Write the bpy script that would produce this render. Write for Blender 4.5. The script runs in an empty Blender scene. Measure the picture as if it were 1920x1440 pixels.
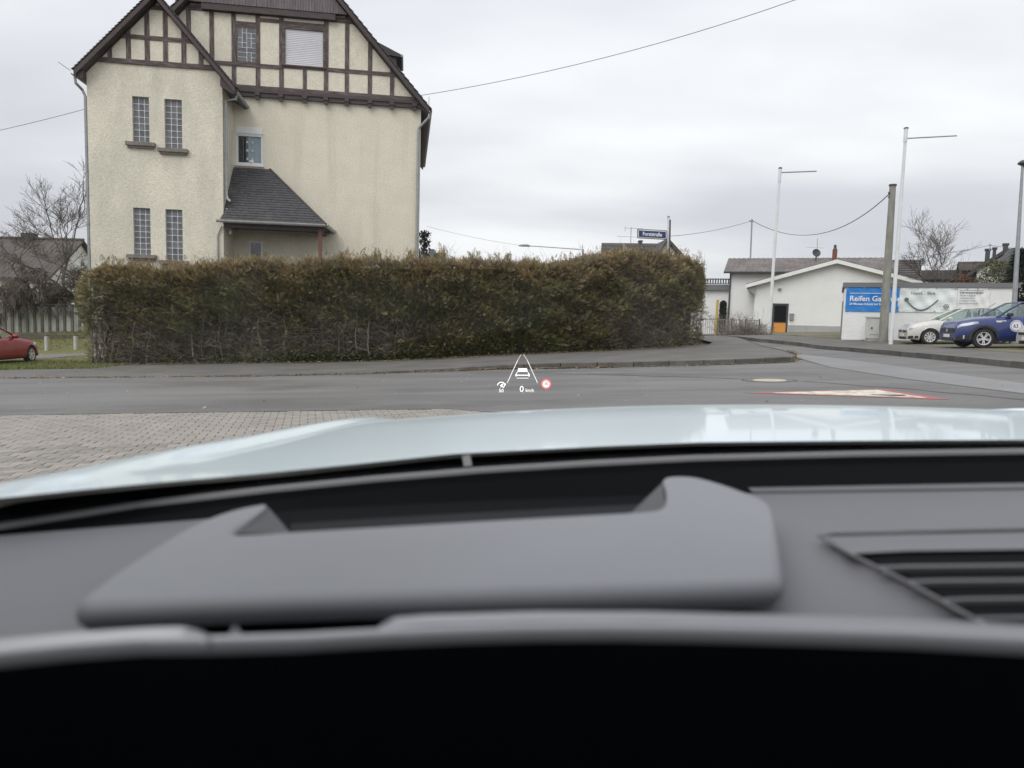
import bpy, bmesh, math, random
import numpy as np
from mathutils import Vector, Matrix
from mathutils.geometry import tessellate_polygon

random.seed(7); np.random.seed(7)
SC = bpy.context.scene
COL = SC.collection
R = math.radians

# ------------------------------------------------------------------ camera, sky, sun, exposure
F = 1340.0                                   # focal length in photo pixels (1920 wide)
PITCH, ROLL, EYE = R(5.0), R(1.55), 1.2
_f = Vector((0, math.cos(PITCH), -math.sin(PITCH)))
_u0 = Vector((0, math.sin(PITCH), math.cos(PITCH)))
_r0 = Vector((1, 0, 0))
CR = _r0*math.cos(ROLL) + _u0*math.sin(ROLL)
CU = _u0*math.cos(ROLL) - _r0*math.sin(ROLL)
CO = Vector((0, 0, EYE))
cam = bpy.data.cameras.new('camera'); camo = bpy.data.objects.new('camera', cam); COL.objects.link(camo)
m = Matrix.Identity(4)
for i in range(3):
    m[i][0] = CR[i]; m[i][1] = CU[i]; m[i][2] = -_f[i]; m[i][3] = CO[i]
camo.matrix_world = m
cam.sensor_width = 36; cam.lens = 36*F/1920; cam.clip_start = 0.02; cam.clip_end = 3000
cam.dof.use_dof = True; cam.dof.focus_distance = 24; cam.dof.aperture_fstop = 4.6
SC.camera = camo

SUN_EL, SUN_AZ = R(48), R(215)               # azimuth clockwise from +Y: behind the viewer, to the left
w = bpy.data.worlds.new('World'); SC.world = w; w.use_nodes = True
nt = w.node_tree; nt.nodes.clear()
def N(t, **k):
    n = nt.nodes.new(t)
    for a, b in k.items(): setattr(n, a, b)
    return n
LK = lambda a, b: nt.links.new(a, b)
out = N('ShaderNodeOutputWorld')
sky = N('ShaderNodeTexSky', sky_type='NISHITA', sun_disc=False, sun_elevation=SUN_EL, sun_rotation=SUN_AZ)
sky.air_density = 1.0; sky.dust_density = 3.0
bg1 = N('ShaderNodeBackground'); bg1.inputs[1].default_value = 0.07; LK(sky.outputs[0], bg1.inputs[0])
tc = N('ShaderNodeTexCoord'); sep = N('ShaderNodeSeparateXYZ'); LK(tc.outputs['Generated'], sep.inputs[0])
def MATH(op, a, b=None, clamp=False):
    n = N('ShaderNodeMath', operation=op, use_clamp=clamp)
    for i, q in enumerate((a, b)):
        if q is None: continue
        if isinstance(q, (int, float)): n.inputs[i].default_value = q
        else: LK(q, n.inputs[i])
    return n.outputs[0]
zc = MATH('MAXIMUM', sep.outputs[2], 0.0)
den = MATH('ADD', zc, 0.16)
comb = N('ShaderNodeCombineXYZ'); LK(MATH('DIVIDE', sep.outputs[0], den), comb.inputs[0]); LK(MATH('DIVIDE', sep.outputs[1], den), comb.inputs[1])
mp = N('ShaderNodeMapping'); mp.inputs['Scale'].default_value = (0.55, 0.9, 1); mp.inputs['Rotation'].default_value = (0, 0, R(-25)); mp.inputs['Location'].default_value = (3.3, 1.2, 0)
LK(comb.outputs[0], mp.inputs[0])
nz = N('ShaderNodeTexNoise'); nz.inputs['Scale'].default_value = 0.75; nz.inputs['Detail'].default_value = 5; nz.inputs['Roughness'].default_value = 0.45; LK(mp.outputs[0], nz.inputs['Vector'])
cr = N('ShaderNodeValToRGB'); LK(nz.outputs[0], cr.inputs[0])
e = cr.color_ramp.elements
e[0].position = 0.39; e[0].color = (0.59, 0.598, 0.64, 1)
e[1].position = 0.63; e[1].color = (0.885, 0.89, 0.90, 1)
q = cr.color_ramp.elements.new(0.50); q.color = (0.71, 0.718, 0.745, 1)
# overcast luminance: brighter towards the zenith
lum = MATH('ADD', 0.92, MATH('MULTIPLY', zc, 0.75))
bg2 = N('ShaderNodeBackground'); LK(cr.outputs[0], bg2.inputs[0]); LK(lum, bg2.inputs[1])
mx = N('ShaderNodeMixShader'); mx.inputs[0].default_value = 0.93
LK(bg1.outputs[0], mx.inputs[1]); LK(bg2.outputs[0], mx.inputs[2]); LK(mx.outputs[0], out.inputs[0])

sun = bpy.data.lights.new('sun', 'SUN'); suno = bpy.data.objects.new('sun', sun); COL.objects.link(suno)
sun.energy = 1.4; sun.angle = R(50); sun.color = (1, 0.97, 0.92)
sd = Vector((math.sin(SUN_AZ)*math.cos(SUN_EL), math.cos(SUN_AZ)*math.cos(SUN_EL), math.sin(SUN_EL)))
suno.rotation_euler = sd.to_track_quat('Z', 'Y').to_euler(); suno.location = sd*50
SC.view_settings.view_transform = 'Standard'; SC.view_settings.look = 'None'
SC.view_settings.gamma = 1; SC.view_settings.use_curve_mapping = False
SC.view_settings.exposure = 0.25
SC.cycles.use_denoising = True
SC.cycles.max_bounces = 6; SC.cycles.transparent_max_bounces = 16; SC.cycles.caustics_reflective = False; SC.cycles.caustics_refractive = False

# ------------------------------------------------------------------ measuring helpers (photo pixel -> place)
def ray(px, py): return (_f + CR*((px-960)/F) - CU*((py-720)/F))
def at(px, py, d):
    r = ray(px, py); t = d/r.y; return CO + r*t
def S(t): t = min(1, max(0, t)); return t*t*(3-2*t)
def gz(x, y):
    return 0.0417*min(45, max(-40, x)) - 0.0052*min(80, y) + 0.3*S((y-29)/9)*S((x-2)/8) + 1.18*S((y-28.5)/8.0)*S((-12.6-x)/1.6)
def gp(px, py, lift=0.0):
    r = ray(px, py); lo, hi = 0.5, 220.0
    t = lo
    while t < hi:
        p = CO + r*t
        if p.z < gz(p.x, p.y)+lift: break
        t += 0.25
    a, b = t-0.25, t
    for _ in range(20):
        c = (a+b)/2; p = CO + r*c
        if p.z < gz(p.x, p.y)+lift: b = c
        else: a = c
    return CO + r*b
def gd(px, d):                               # ground point under image column px at distance d
    py = 640
    for _ in range(6):
        p = at(px, py, d); z = gz(p.x, p.y)
        py += (p.z-z)*F/d
    return Vector((p.x, p.y, z))
class Facade:                                # a vertical plane: u runs right, v into the building
    def __init__(s, x, y, yaw):
        s.P = Vector((x, y)); s.U = Vector((math.cos(yaw), math.sin(yaw))); s.N = Vector((-math.sin(yaw), math.cos(yaw))); s.yaw = yaw
    def uz(s, px, py, v=0.0):
        r = ray(px, py); rn = r.x*s.N.x + r.y*s.N.y
        t = (v + s.P.dot(s.N))/rn
        p = CO + r*t; return ((Vector((p.x, p.y))-s.P).dot(s.U), p.z)

# ------------------------------------------------------------------ object helpers
def tag(o, label=None, cat=None, group=None, kind=None):
    if label: o['label'] = label
    if cat: o['category'] = cat
    if group: o['group'] = group
    if kind: o['kind'] = kind
    return o
def thing(name, label, cat, loc=(0, 0, 0), rotz=0.0, group=None):
    o = bpy.data.objects.new(name, None); COL.objects.link(o)
    o.location = loc; o.rotation_euler = (0, 0, rotz); o.empty_display_size = 0.2
    return tag(o, label, cat, group)
def basis(o):
    mm = Matrix.LocRotScale(o.location, o.rotation_euler, o.scale)
    if o.parent: mm = basis(o.parent) @ o.matrix_parent_inverse @ mm
    return mm
def link(name, me, parent=None, world=False):
    o = bpy.data.objects.new(name, me); COL.objects.link(o)
    if parent:
        o.parent = parent
        if world: o.matrix_parent_inverse = basis(parent).inverted()
    return o
class MB:
    def __init__(s): s.v = []; s.f = []
    def add(s, vs, fs):
        b = len(s.v); s.v += [tuple(p) for p in vs]; s.f += [tuple(i+b for i in f) for f in fs]; return s
    def box(s, x0, x1, y0, y1, z0, z1, M=None):
        vs = [Vector((x, y, z)) for z in (z0, z1) for y in (y0, y1) for x in (x0, x1)]
        if M: vs = [M @ p for p in vs]
        return s.add(vs, [(0, 2, 3, 1), (4, 5, 7, 6), (0, 1, 5, 4), (2, 6, 7, 3), (0, 4, 6, 2), (1, 3, 7, 5)])
    def prism(s, pts, ext):                  # planar polygon pts extruded by vector ext
        n = len(pts); ext = Vector(ext); p = [Vector(a) for a in pts]
        tri = tessellate_polygon([p])
        fs = [tuple(t) for t in tri] + [tuple(n+i for i in reversed(t)) for t in tri]
        fs += [(i, (i+1) % n, n+(i+1) % n, n+i) for i in range(n)]
        return s.add(p + [a+ext for a in p], fs)
    def quad(s, a, b, c, d): return s.add([a, b, c, d], [(0, 1, 2, 3)])
    def bar(s, a, b, wx, wy, up=(0, 0, 1)):  # rectangular bar from a to b
        a, b = Vector(a), Vector(b); d = (b-a).normalized(); up = Vector(up)
        x = d.cross(up)
        if x.length < 1e-4: x = d.cross(Vector((0, 1, 0)))
        x.normalize(); y = x.cross(d)
        vs = [p + x*(sx*wx/2) + y*(sy*wy/2) for p in (a, b) for sx, sy in ((-1, -1), (1, -1), (1, 1), (-1, 1))]
        return s.add(vs, [(3, 2, 1, 0), (4, 5, 6, 7), (0, 1, 5, 4), (1, 2, 6, 5), (2, 3, 7, 6), (3, 0, 4, 7)])
    def tube(s, pts, rad, n=6, cap=True):
        pts = [Vector(p) for p in pts]
        if isinstance(rad, (int, float)): rad = [rad]*len(pts)
        b = []; ref = None
        for i, p in enumerate(pts):
            d = (pts[min(i+1, len(pts)-1)] - pts[max(i-1, 0)]).normalized()
            if ref is None: ref = d.orthogonal().normalized()
            x = ref - d*ref.dot(d)
            if x.length < 1e-5: x = d.orthogonal()
            x.normalize(); ref = x; y = d.cross(x)
            for k in range(n):
                a = 2*math.pi*k/n; b.append(p + (x*math.cos(a) + y*math.sin(a))*rad[i])
        fs = [(i*n+k, i*n+(k+1) % n, (i+1)*n+(k+1) % n, (i+1)*n+k) for i in range(len(pts)-1) for k in range(n)]
        if cap: fs += [tuple(range(n-1, -1, -1)), tuple((len(pts)-1)*n+k for k in range(n))]
        return s.add(b, fs)
    def lathe(s, prof, n=24, M=None):        # profile (r, h) turned about Z
        vs = [Vector((r*math.cos(2*math.pi*k/n), r*math.sin(2*math.pi*k/n), h)) for r, h in prof for k in range(n)]
        if M: vs = [M @ p for p in vs]
        return s.add(vs, [(i*n+k, i*n+(k+1) % n, (i+1)*n+(k+1) % n, (i+1)*n+k) for i in range(len(prof)-1) for k in range(n)])
    def grid(s, rows):
        n = len(rows[0]); vs = [p for r in rows for p in r]
        return s.add(vs, [(i*n+k, i*n+k+1, (i+1)*n+k+1, (i+1)*n+k) for i in range(len(rows)-1) for k in range(n-1)])
    def mesh(s, name, mat, smooth=False, angle=35):
        me = bpy.data.meshes.new(name); me.from_pydata(s.v, [], s.f); me.validate()
        bm = bmesh.new(); bm.from_mesh(me); bmesh.ops.recalc_face_normals(bm, faces=bm.faces); bm.to_mesh(me); bm.free()
        if smooth:
            me.polygons.foreach_set('use_smooth', [True]*len(me.polygons)); me.set_sharp_from_angle(angle=R(angle))
        if mat: me.materials.append(mat)
        return me
    def build(s, name, mat, parent=None, world=False, smooth=False, angle=35):
        return link(name, s.mesh(name, mat, smooth, angle), parent, world)
def np_mesh(name, V, Fq, mat, parent=None, world=False, col=None):
    me = bpy.data.meshes.new(name); nv, nf, k = len(V), len(Fq), Fq.shape[1]
    me.vertices.add(nv); me.vertices.foreach_set('co', V.astype(np.float32).ravel())
    me.loops.add(nf*k); me.loops.foreach_set('vertex_index', Fq.astype(np.int32).ravel())
    me.polygons.add(nf); me.polygons.foreach_set('loop_start', np.arange(0, nf*k, k, dtype=np.int32)); me.polygons.foreach_set('loop_total', np.full(nf, k, dtype=np.int32))
    me.update(calc_edges=True)
    if col is not None:
        a = me.color_attributes.new('tint', 'FLOAT_COLOR', 'POINT'); c = np.ones((nv, 4), np.float32); c[:, :3] = col; a.data.foreach_set('color', c.ravel())
    me.materials.append(mat); return link(name, me, parent, world)
def text_mb(mb, body, M, size, extrude=0.002, align='LEFT', squash=1.0, bold=0.0):
    c = bpy.data.curves.new('t', 'FONT'); c.body = body; c.size = size; c.extrude = extrude; c.align_x = align; c.offset = bold; c.resolution_u = 3
    o = bpy.data.objects.new('t', c); COL.objects.link(o); bpy.context.view_layer.update()
    me = bpy.data.meshes.new_from_object(o); bpy.data.objects.remove(o); bpy.data.curves.remove(c)
    S_ = Matrix.Diagonal((squash, 1, 1, 1))
    mb.add([M @ S_ @ v.co for v in me.vertices], [tuple(p.vertices) for p in me.polygons]); bpy.data.meshes.remove(me); return mb
def dup(root, loc=None, rotz=None):
    r = root.copy(); COL.objects.link(r)
    if loc is not None: r.location = loc
    if rotz is not None: r.rotation_euler = (r.rotation_euler[0], r.rotation_euler[1], rotz)
    def rec(a, b):
        for ch in list(a.children):
            c = ch.copy(); COL.objects.link(c); c.parent = b; rec(ch, c)
    rec(root, r); return r

# ------------------------------------------------------------------ materials
def mk(name, c1, c2=None, scale=4.0, rough=0.75, metallic=0.0, bump=0.0, bscale=40.0, stretch=(1, 1, 1), lo=0.35, hi=0.65,
       c3=None, s3=0.6, lo3=0.5, hi3=0.7, coat=0.0, spec=0.5, attr=False, rnd=0.0, rstretch=(1, 1, 1), emit=0.0, speck=0.0, detail=6):
    mt = bpy.data.materials.new(name); mt.use_nodes = True; t = mt.node_tree; b = t.nodes['Principled BSDF']
    def nn(ty): return t.nodes.new(ty)
    L = t.links.new
    b.inputs['Roughness'].default_value = rough; b.inputs['Metallic'].default_value = metallic
    b.inputs['Specular IOR Level'].default_value = spec; b.inputs['Coat Weight'].default_value = coat; b.inputs['Coat Roughness'].default_value = 0.04
    tcn = nn('ShaderNodeTexCoord'); cur = None
    def noise(sc, st=(1, 1, 1), det=6):
        mpn = nn('ShaderNodeMapping'); mpn.inputs['Scale'].default_value = st; L(tcn.outputs['Object'], mpn.inputs[0])
        n = nn('ShaderNodeTexNoise'); n.inputs['Scale'].default_value = sc; n.inputs['Detail'].default_value = det; n.inputs['Roughness'].default_value = 0.6; L(mpn.outputs[0], n.inputs['Vector']); return n.outputs[0]
    def ramp(fac, a, bb, lo_, hi_):
        mr = nn('ShaderNodeMapRange'); mr.inputs[1].default_value = lo_; mr.inputs[2].default_value = hi_; L(fac, mr.inputs[0])
        mxn = nn('ShaderNodeMix'); mxn.data_type = 'RGBA'; L(mr.outputs[0], mxn.inputs[0])
        for i, q in ((6, a), (7, bb)):
            if isinstance(q, tuple): mxn.inputs[i].default_value = (*q, 1)
            else: L(q, mxn.inputs[i])
        return mxn.outputs[2]
    if attr:
        an = nn('ShaderNodeAttribute'); an.attribute_name = 'tint'; cur = an.outputs['Color']
    if c2: cur = ramp(noise(scale, stretch, detail), cur or c1, c2, lo, hi)
    if c3: cur = ramp(noise(s3, rstretch), cur or c1, c3, lo3, hi3)
    if speck or rnd:
        h = nn('ShaderNodeHueSaturation')
        if cur is None: h.inputs['Color'].default_value = (*c1, 1)
        else: L(cur, h.inputs['Color'])
        if rnd:
            oi = nn('ShaderNodeObjectInfo'); mr = nn('ShaderNodeMapRange'); mr.inputs[3].default_value = 1-rnd; mr.inputs[4].default_value = 1+rnd; L(oi.outputs['Random'], mr.inputs[0]); L(mr.outputs[0], h.inputs['Value'])
        else:
            mr = nn('ShaderNodeMapRange'); mr.inputs[1].default_value = 0.3; mr.inputs[2].default_value = 0.7; mr.inputs[3].default_value = 1-speck; mr.inputs[4].default_value = 1+speck; L(noise(bscale, (1, 1, 1), 3), mr.inputs[0]); L(mr.outputs[0], h.inputs['Value'])
        cur = h.outputs[0]
    if cur is None: b.inputs['Base Color'].default_value = (*c1, 1)
    else: L(cur, b.inputs['Base Color'])
    if bump:
        bn = nn('ShaderNodeBump'); bn.inputs['Strength'].default_value = bump; bn.inputs['Distance'].default_value = 0.02; L(noise(bscale, (1, 1, 1), 4), bn.inputs['Height']); L(bn.outputs[0], b.inputs['Normal'])
    if emit:
        b.inputs['Emission Color'].default_value = (*c1, 1); b.inputs['Emission Strength'].default_value = emit
    return mt
def glassy(name, tint, refl=0.12, rough=0.0):
    mt = bpy.data.materials.new(name); mt.use_nodes = True; t = mt.node_tree; t.nodes.clear()
    o = t.nodes.new('ShaderNodeOutputMaterial'); tr = t.nodes.new('ShaderNodeBsdfTransparent'); tr.inputs[0].default_value = (*tint, 1)
    gl = t.nodes.new('ShaderNodeBsdfGlossy'); gl.inputs['Roughness'].default_value = rough; gl.inputs[0].default_value = (1, 1, 1, 1)
    mxn = t.nodes.new('ShaderNodeMixShader'); mxn.inputs[0].default_value = refl
    t.links.new(tr.outputs[0], mxn.inputs[1]); t.links.new(gl.outputs[0], mxn.inputs[2]); t.links.new(mxn.outputs[0], o.inputs[0]); return mt

M_ = dict(
 ground=mk('earth', (0.10, 0.085, 0.06), (0.06, 0.07, 0.03), 0.8, 0.95, bump=0.3),
 asphalt=mk('asphalt', (0.128, 0.124, 0.121), (0.178, 0.173, 0.168), 0.75, 0.65, bump=0.45, bscale=70, c3=(0.115, 0.110, 0.106), s3=0.35, lo3=0.50, hi3=0.60, speck=0.22, stretch=(0.25, 1.3, 1), rstretch=(0.5, 1, 1), spec=0.35),
 walkway=mk('pavement_asphalt', (0.105, 0.10, 0.095), (0.15, 0.14, 0.13), 0.9, 0.75, bump=0.3, bscale=80, speck=0.15, c3=(0.10, 0.10, 0.06), s3=0.5, lo3=0.55, hi3=0.75, spec=0.3),
 kerb=mk('kerb_stone', (0.125, 0.12, 0.112), (0.07, 0.068, 0.058), 2.5, 0.85, bump=0.3, rnd=0.22),
 paver=mk('paver', (0.30, 0.275, 0.246), (0.215, 0.198, 0.178), 18, 0.85, bump=0.35, bscale=160, rnd=0.20),
 paver_far=mk('paver_far', (0.30, 0.275, 0.246), (0.235, 0.216, 0.194), 3, 0.85, bump=0.35, bscale=160, speck=0.1),
 joint=mk('joint_sand', (0.075, 0.062, 0.052), (0.12, 0.10, 0.08), 6, 0.95),
 gravel=mk('gravel', (0.22, 0.21, 0.21), (0.12, 0.12, 0.12), 18, 0.9, bump=0.8, bscale=30),
 lawn=mk('lawn', (0.10, 0.12, 0.03), (0.16, 0.14, 0.06), 1.5, 0.9, bump=0.5, bscale=40),
 grass=mk('grass_blades', (0.1, 0.14, 0.03), attr=True, rough=0.7),
 leaflitter=mk('leaf_litter', (0.16, 0.10, 0.05), attr=True, rough=0.8),
 stucco=mk('stucco_main', (0.755, 0.71, 0.58), (0.70, 0.655, 0.53), 1.2, 0.9, bump=0.9, bscale=19, speck=0.13, c3=(0.57, 0.535, 0.435), s3=1.5, lo3=0.52, hi3=0.85, rstretch=(1, 1, 0.10)),
 stucco_wing=mk('stucco_wing', (0.75, 0.70, 0.58), (0.64, 0.61, 0.505), 0.7, 0.9, bump=0.9, bscale=19, speck=0.14, c3=(0.52, 0.515, 0.42), s3=0.8, lo3=0.46, hi3=0.76, rstretch=(1, 1, 0.25), lo=0.4, hi=0.7),
 infill=mk('infill_plaster', (0.75, 0.71, 0.585), (0.67, 0.63, 0.515), 3, 0.9, bump=0.6, bscale=20, speck=0.13),
 timber=mk('timber', (0.078, 0.058, 0.054), (0.25, 0.21, 0.20), 2.2, 0.85, bump=0.4, bscale=30, stretch=(9, 9, 1.0), lo=0.44, hi=0.72),
 timber_h=mk('timber_rail', (0.078, 0.058, 0.054), (0.24, 0.20, 0.19), 2.2, 0.85, bump=0.4, bscale=30, stretch=(1.0, 9, 9), lo=0.46, hi=0.75),
 fascia=mk('fascia_brown', (0.045, 0.030, 0.030), (0.068, 0.045, 0.045), 3, 0.6, stretch=(1, 6, 6)),
 plank=mk('grey_planks', (0.20, 0.175, 0.18), (0.11, 0.095, 0.10), 2, 0.85, stretch=(14, 14, 1), rnd=0.12),
 rooftile=mk('dark_roof', (0.05, 0.045, 0.046), (0.075, 0.068, 0.068), 3, 0.75, bump=0.5, bscale=12),
 slate=mk('slate', (0.040, 0.040, 0.044), (0.072, 0.070, 0.074), 7, 0.7, c3=(0.11, 0.11, 0.075), s3=0.9, lo3=0.6, hi3=0.75),
 zinc=mk('zinc', (0.34, 0.35, 0.36), (0.26, 0.27, 0.28), 5, 0.5, metallic=0.35),
 white=mk('white_frame', (0.78, 0.78, 0.78), rough=0.4),
 sill=mk('stone_sill', (0.26, 0.225, 0.20), (0.17, 0.15, 0.13), 8, 0.9, bump=0.3),
 gblock=mk('glass_block', (0.175, 0.18, 0.20), (0.09, 0.095, 0.11), 9, 0.4, bump=0.3, bscale=24, rnd=0.22, spec=0.4),
 mortar=mk('block_mortar', (0.62, 0.62, 0.62), rough=0.9),
 shutter=mk('shutter', (0.68, 0.67, 0.70), (0.6, 0.59, 0.62), 1.2, 0.5),
 glass=glassy('window_glass', (0.75, 0.8, 0.82), 0.05),
 room=mk('room_dark', (0.03, 0.03, 0.03), rough=0.9),
 curtain=mk('curtain', (0.74, 0.78, 0.83), (0.62, 0.66, 0.71), 12, 0.9, stretch=(6, 1, 0.5)),
 red_post=mk('red_brown_post', (0.16, 0.07, 0.05), rough=0.7),
 hedge=mk('thuja', (0.05, 0.06, 0.03), attr=True, rough=0.65, spec=0.3),
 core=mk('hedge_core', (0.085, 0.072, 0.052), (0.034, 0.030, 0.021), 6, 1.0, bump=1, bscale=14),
 twig=mk('grey_twig', (0.27, 0.235, 0.20), (0.15, 0.13, 0.11), 9, 0.9),
 bark=mk('bark', (0.085, 0.07, 0.06), (0.13, 0.11, 0.09), 8, 0.95, bump=0.5),
 whitewall=mk('white_render', (0.80, 0.80, 0.785), (0.745, 0.745, 0.73), 0.8, 0.9, bump=0.4, bscale=12, speck=0.04),
 whitebrick=mk('white_painted_masonry', (0.80, 0.80, 0.79), (0.74, 0.745, 0.735), 1.5, 0.85, bump=0.9, bscale=7, stretch=(0.6, 1, 2)),
 plinth=mk('grey_plinth', (0.42, 0.42, 0.42), (0.36, 0.36, 0.35), 1.5, 0.9),
 corr=mk('fibre_cement_roof', (0.20, 0.175, 0.165), (0.11, 0.10, 0.098), 1.3, 0.9, c3=(0.25, 0.15, 0.12), s3=0.5, lo3=0.58, hi3=0.8),
 brownroof=mk('brown_roof', (0.125, 0.107, 0.10), (0.085, 0.076, 0.072), 1.1, 0.9),
 dark=mk('dark_grey', (0.06, 0.06, 0.065), rough=0.6),
 black=mk('black', (0.012, 0.012, 0.013), rough=0.6),
 grey=mk('mid_grey', (0.25, 0.255, 0.26), rough=0.6),
 greyfascia=mk('grey_fascia', (0.16, 0.16, 0.17), rough=0.6),
 concrete=mk('pole_concrete', (0.30, 0.295, 0.26), (0.22, 0.22, 0.185), 3, 0.9, bump=0.2, stretch=(2, 2, 0.6)),
 polewhite=mk('white_pole', (0.74, 0.75, 0.76), (0.66, 0.67, 0.68), 3, 0.4),
 galv=mk('galvanised', (0.36, 0.37, 0.39), (0.29, 0.30, 0.32), 6, 0.5, metallic=0.3),
 brick=mk('red_brick', (0.22, 0.09, 0.06), (0.15, 0.06, 0.045), 9, 0.9),
 orange=mk('orange_panel', (0.72, 0.30, 0.055), rough=0.6),
 yellow=mk('yellow_post', (0.50, 0.37, 0.09), rough=0.5),
 darkgreen=mk('arched_green', (0.02, 0.045, 0.03), (0.035, 0.07, 0.04), 20, 0.8, bump=1, bscale=25),
 bannerblue=mk('banner_blue', (0.012, 0.19, 0.56), (0.015, 0.22, 0.62), 1, 0.45),
 bannerpale=mk('banner_pale', (0.66, 0.73, 0.71), (0.74, 0.77, 0.76), 0.7, 0.45, bump=0.3, bscale=2.5),
 bannerwhite=mk('banner_white', (0.73, 0.74, 0.73), (0.78, 0.78, 0.77), 0.7, 0.5),
 ink=mk('grey_print', (0.12, 0.13, 0.14), rough=0.6), inkpale=mk('pale_print', (0.36, 0.37, 0.38), rough=0.6),
 cabinet=mk('cabinet_grey', (0.60, 0.60, 0.57), (0.55, 0.55, 0.52), 2, 0.6),
 navy=mk('sign_navy', (0.015, 0.035, 0.13), rough=0.4),
 signwhite=mk('sign_white', (0.8, 0.8, 0.8), rough=0.4),
 paintred=mk('road_red', (0.42, 0.09, 0.095), (0.17, 0.13, 0.125), 6, 0.75, lo=0.45, hi=0.68),
 paintwhite=mk('road_white', (0.62, 0.585, 0.49), (0.22, 0.205, 0.185), 6, 0.75, lo=0.46, hi=0.66),
 paintblack=mk('road_black', (0.06, 0.055, 0.05), rough=0.8),
 castiron=mk('cast_iron', (0.10, 0.095, 0.09), (0.16, 0.15, 0.14), 14, 0.6),
 manconc=mk('manhole_concrete', (0.48, 0.44, 0.33), (0.38, 0.35, 0.27), 10, 0.9),
 tar=mk('tar_seam', (0.05, 0.05, 0.05), rough=0.6),
 fpost=mk('fence_concrete_post', (0.16, 0.155, 0.135), (0.10, 0.10, 0.08), 3, 0.95),
 fpanel=mk('fence_panel', (0.42, 0.43, 0.40), (0.24, 0.25, 0.21), 2.0, 0.9, stretch=(3, 3, 0.5), rnd=0.1),
 bollard=mk('bollard_concrete', (0.50, 0.50, 0.48), (0.40, 0.40, 0.37), 5, 0.8),
 wire=mk('cable', (0.07, 0.07, 0.075), rough=0.6),
 tyre=mk('tyre', (0.018, 0.018, 0.019), rough=0.85), rim=mk('rim', (0.66, 0.66, 0.68), rough=0.35, metallic=0.15), gutter=mk('gutter_grey', (0.52, 0.52, 0.51), (0.42, 0.42, 0.41), 6, 0.5), moss=mk('mossy_gravel', (0.17, 0.155, 0.10), (0.11, 0.105, 0.06), 1.2, 0.95, bump=0.5, bscale=40, speck=0.2),
 plastic=mk('black_plastic', (0.025, 0.025, 0.027), rough=0.5), lamp=mk('headlamp', (0.34, 0.36, 0.39), rough=0.15, metallic=0.2, coat=1),
 carglass=glassy('car_glass', (0.74, 0.84, 0.80), 0.12), seat=mk('seat', (0.05, 0.05, 0.055), rough=0.9),
 p_white=mk('paint_warm_white', (0.56, 0.54, 0.51), rough=0.35, coat=1), p_blue=mk('paint_blue', (0.012, 0.028, 0.135), rough=0.35, coat=0.7, metallic=0.1),
 p_red=mk('paint_red', (0.27, 0.005, 0.022), rough=0.4, coat=0.45, spec=0.25),
 p_own=mk('paint_ice_white', (0.69, 0.79, 0.83), (0.67, 0.77, 0.81), 2, 0.3, coat=0.6),
 dash=mk('dash_plastic', (0.155, 0.154, 0.166), (0.142, 0.142, 0.153), 3, 0.55, bump=0.12, bscale=900, spec=0.5),
 bezel=mk('bezel_plastic', (0.215, 0.22, 0.238), (0.195, 0.20, 0.217), 3, 0.5, bump=0.08, bscale=900, spec=0.5),
 lip=mk('dash_lip', (0.17, 0.17, 0.176), rough=0.6), vent=mk('vent_grey', (0.13, 0.13, 0.137), rough=0.6), silver=mk('satin_silver', (0.40, 0.40, 0.42), rough=0.3, metallic=0.25), screen=mk('black_screen', (0.004, 0.005, 0.007), rough=0.5, spec=0.15), cabin=mk('cabin_dark', (0.03, 0.03, 0.032), rough=0.9),
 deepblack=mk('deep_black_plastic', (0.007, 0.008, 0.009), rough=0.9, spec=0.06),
 hudwhite=mk('hud_white', (1, 1, 1), emit=0.50), hudred=mk('hud_red', (0.9, 0.16, 0.14), emit=0.5), windscreen=glassy('windscreen_glass', (0.97, 0.98, 0.98), 0.032), addedglass=glassy('added_roof_glass', (0.36, 0.37, 0.38), 0.05), sideglass=glassy('side_glass', (0.55, 0.57, 0.57), 0.06),
)

# ------------------------------------------------------------------ ground, road, pavements
def sheet(name, poly, lift, mat, step=4.0, kind='structure'):
    bm = bmesh.new(); bm.faces.new([bm.verts.new((x, y, 0)) for x, y in poly])
    xs = [p[0] for p in poly]; ys = [p[1] for p in poly]
    for ax, lo, hi in ((0, min(xs), max(xs)), (1, min(ys), max(ys))):
        c = math.ceil(lo/step)*step
        while c < hi:
            no = (1, 0, 0) if ax == 0 else (0, 1, 0); co = (c, 0, 0) if ax == 0 else (0, c, 0)
            bmesh.ops.bisect_plane(bm, geom=bm.verts[:]+bm.edges[:]+bm.faces[:], plane_co=co, plane_no=no); c += step
    bmesh.ops.triangulate(bm, faces=bm.faces[:])
    for v in bm.verts: v.co.z = gz(v.co.x, v.co.y) + (lift(v.co.x, v.co.y) if callable(lift) else lift)
    bmesh.ops.recalc_face_normals(bm, faces=bm.faces)
    if sum(f.normal.z for f in bm.faces) < 0: bmesh.ops.reverse_faces(bm, faces=bm.faces[:])
    me = bpy.data.meshes.new(name); bm.to_mesh(me); bm.free(); me.materials.append(mat)
    return tag(link(name, me), kind=kind)
def xy(p): return (p.x, p.y)
gx = [-900, -300, -120] + list(range(-60, 62, 4)) + [120, 300, 900]
gy = [-80, -20] + list(range(-8, 90, 3)) + [120, 300, 1200]
o = MB().grid([[(x, y, gz(x, y)-0.07) for x in gx] for y in gy]).build('ground', M_['ground']); tag(o, kind='structure')

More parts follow.
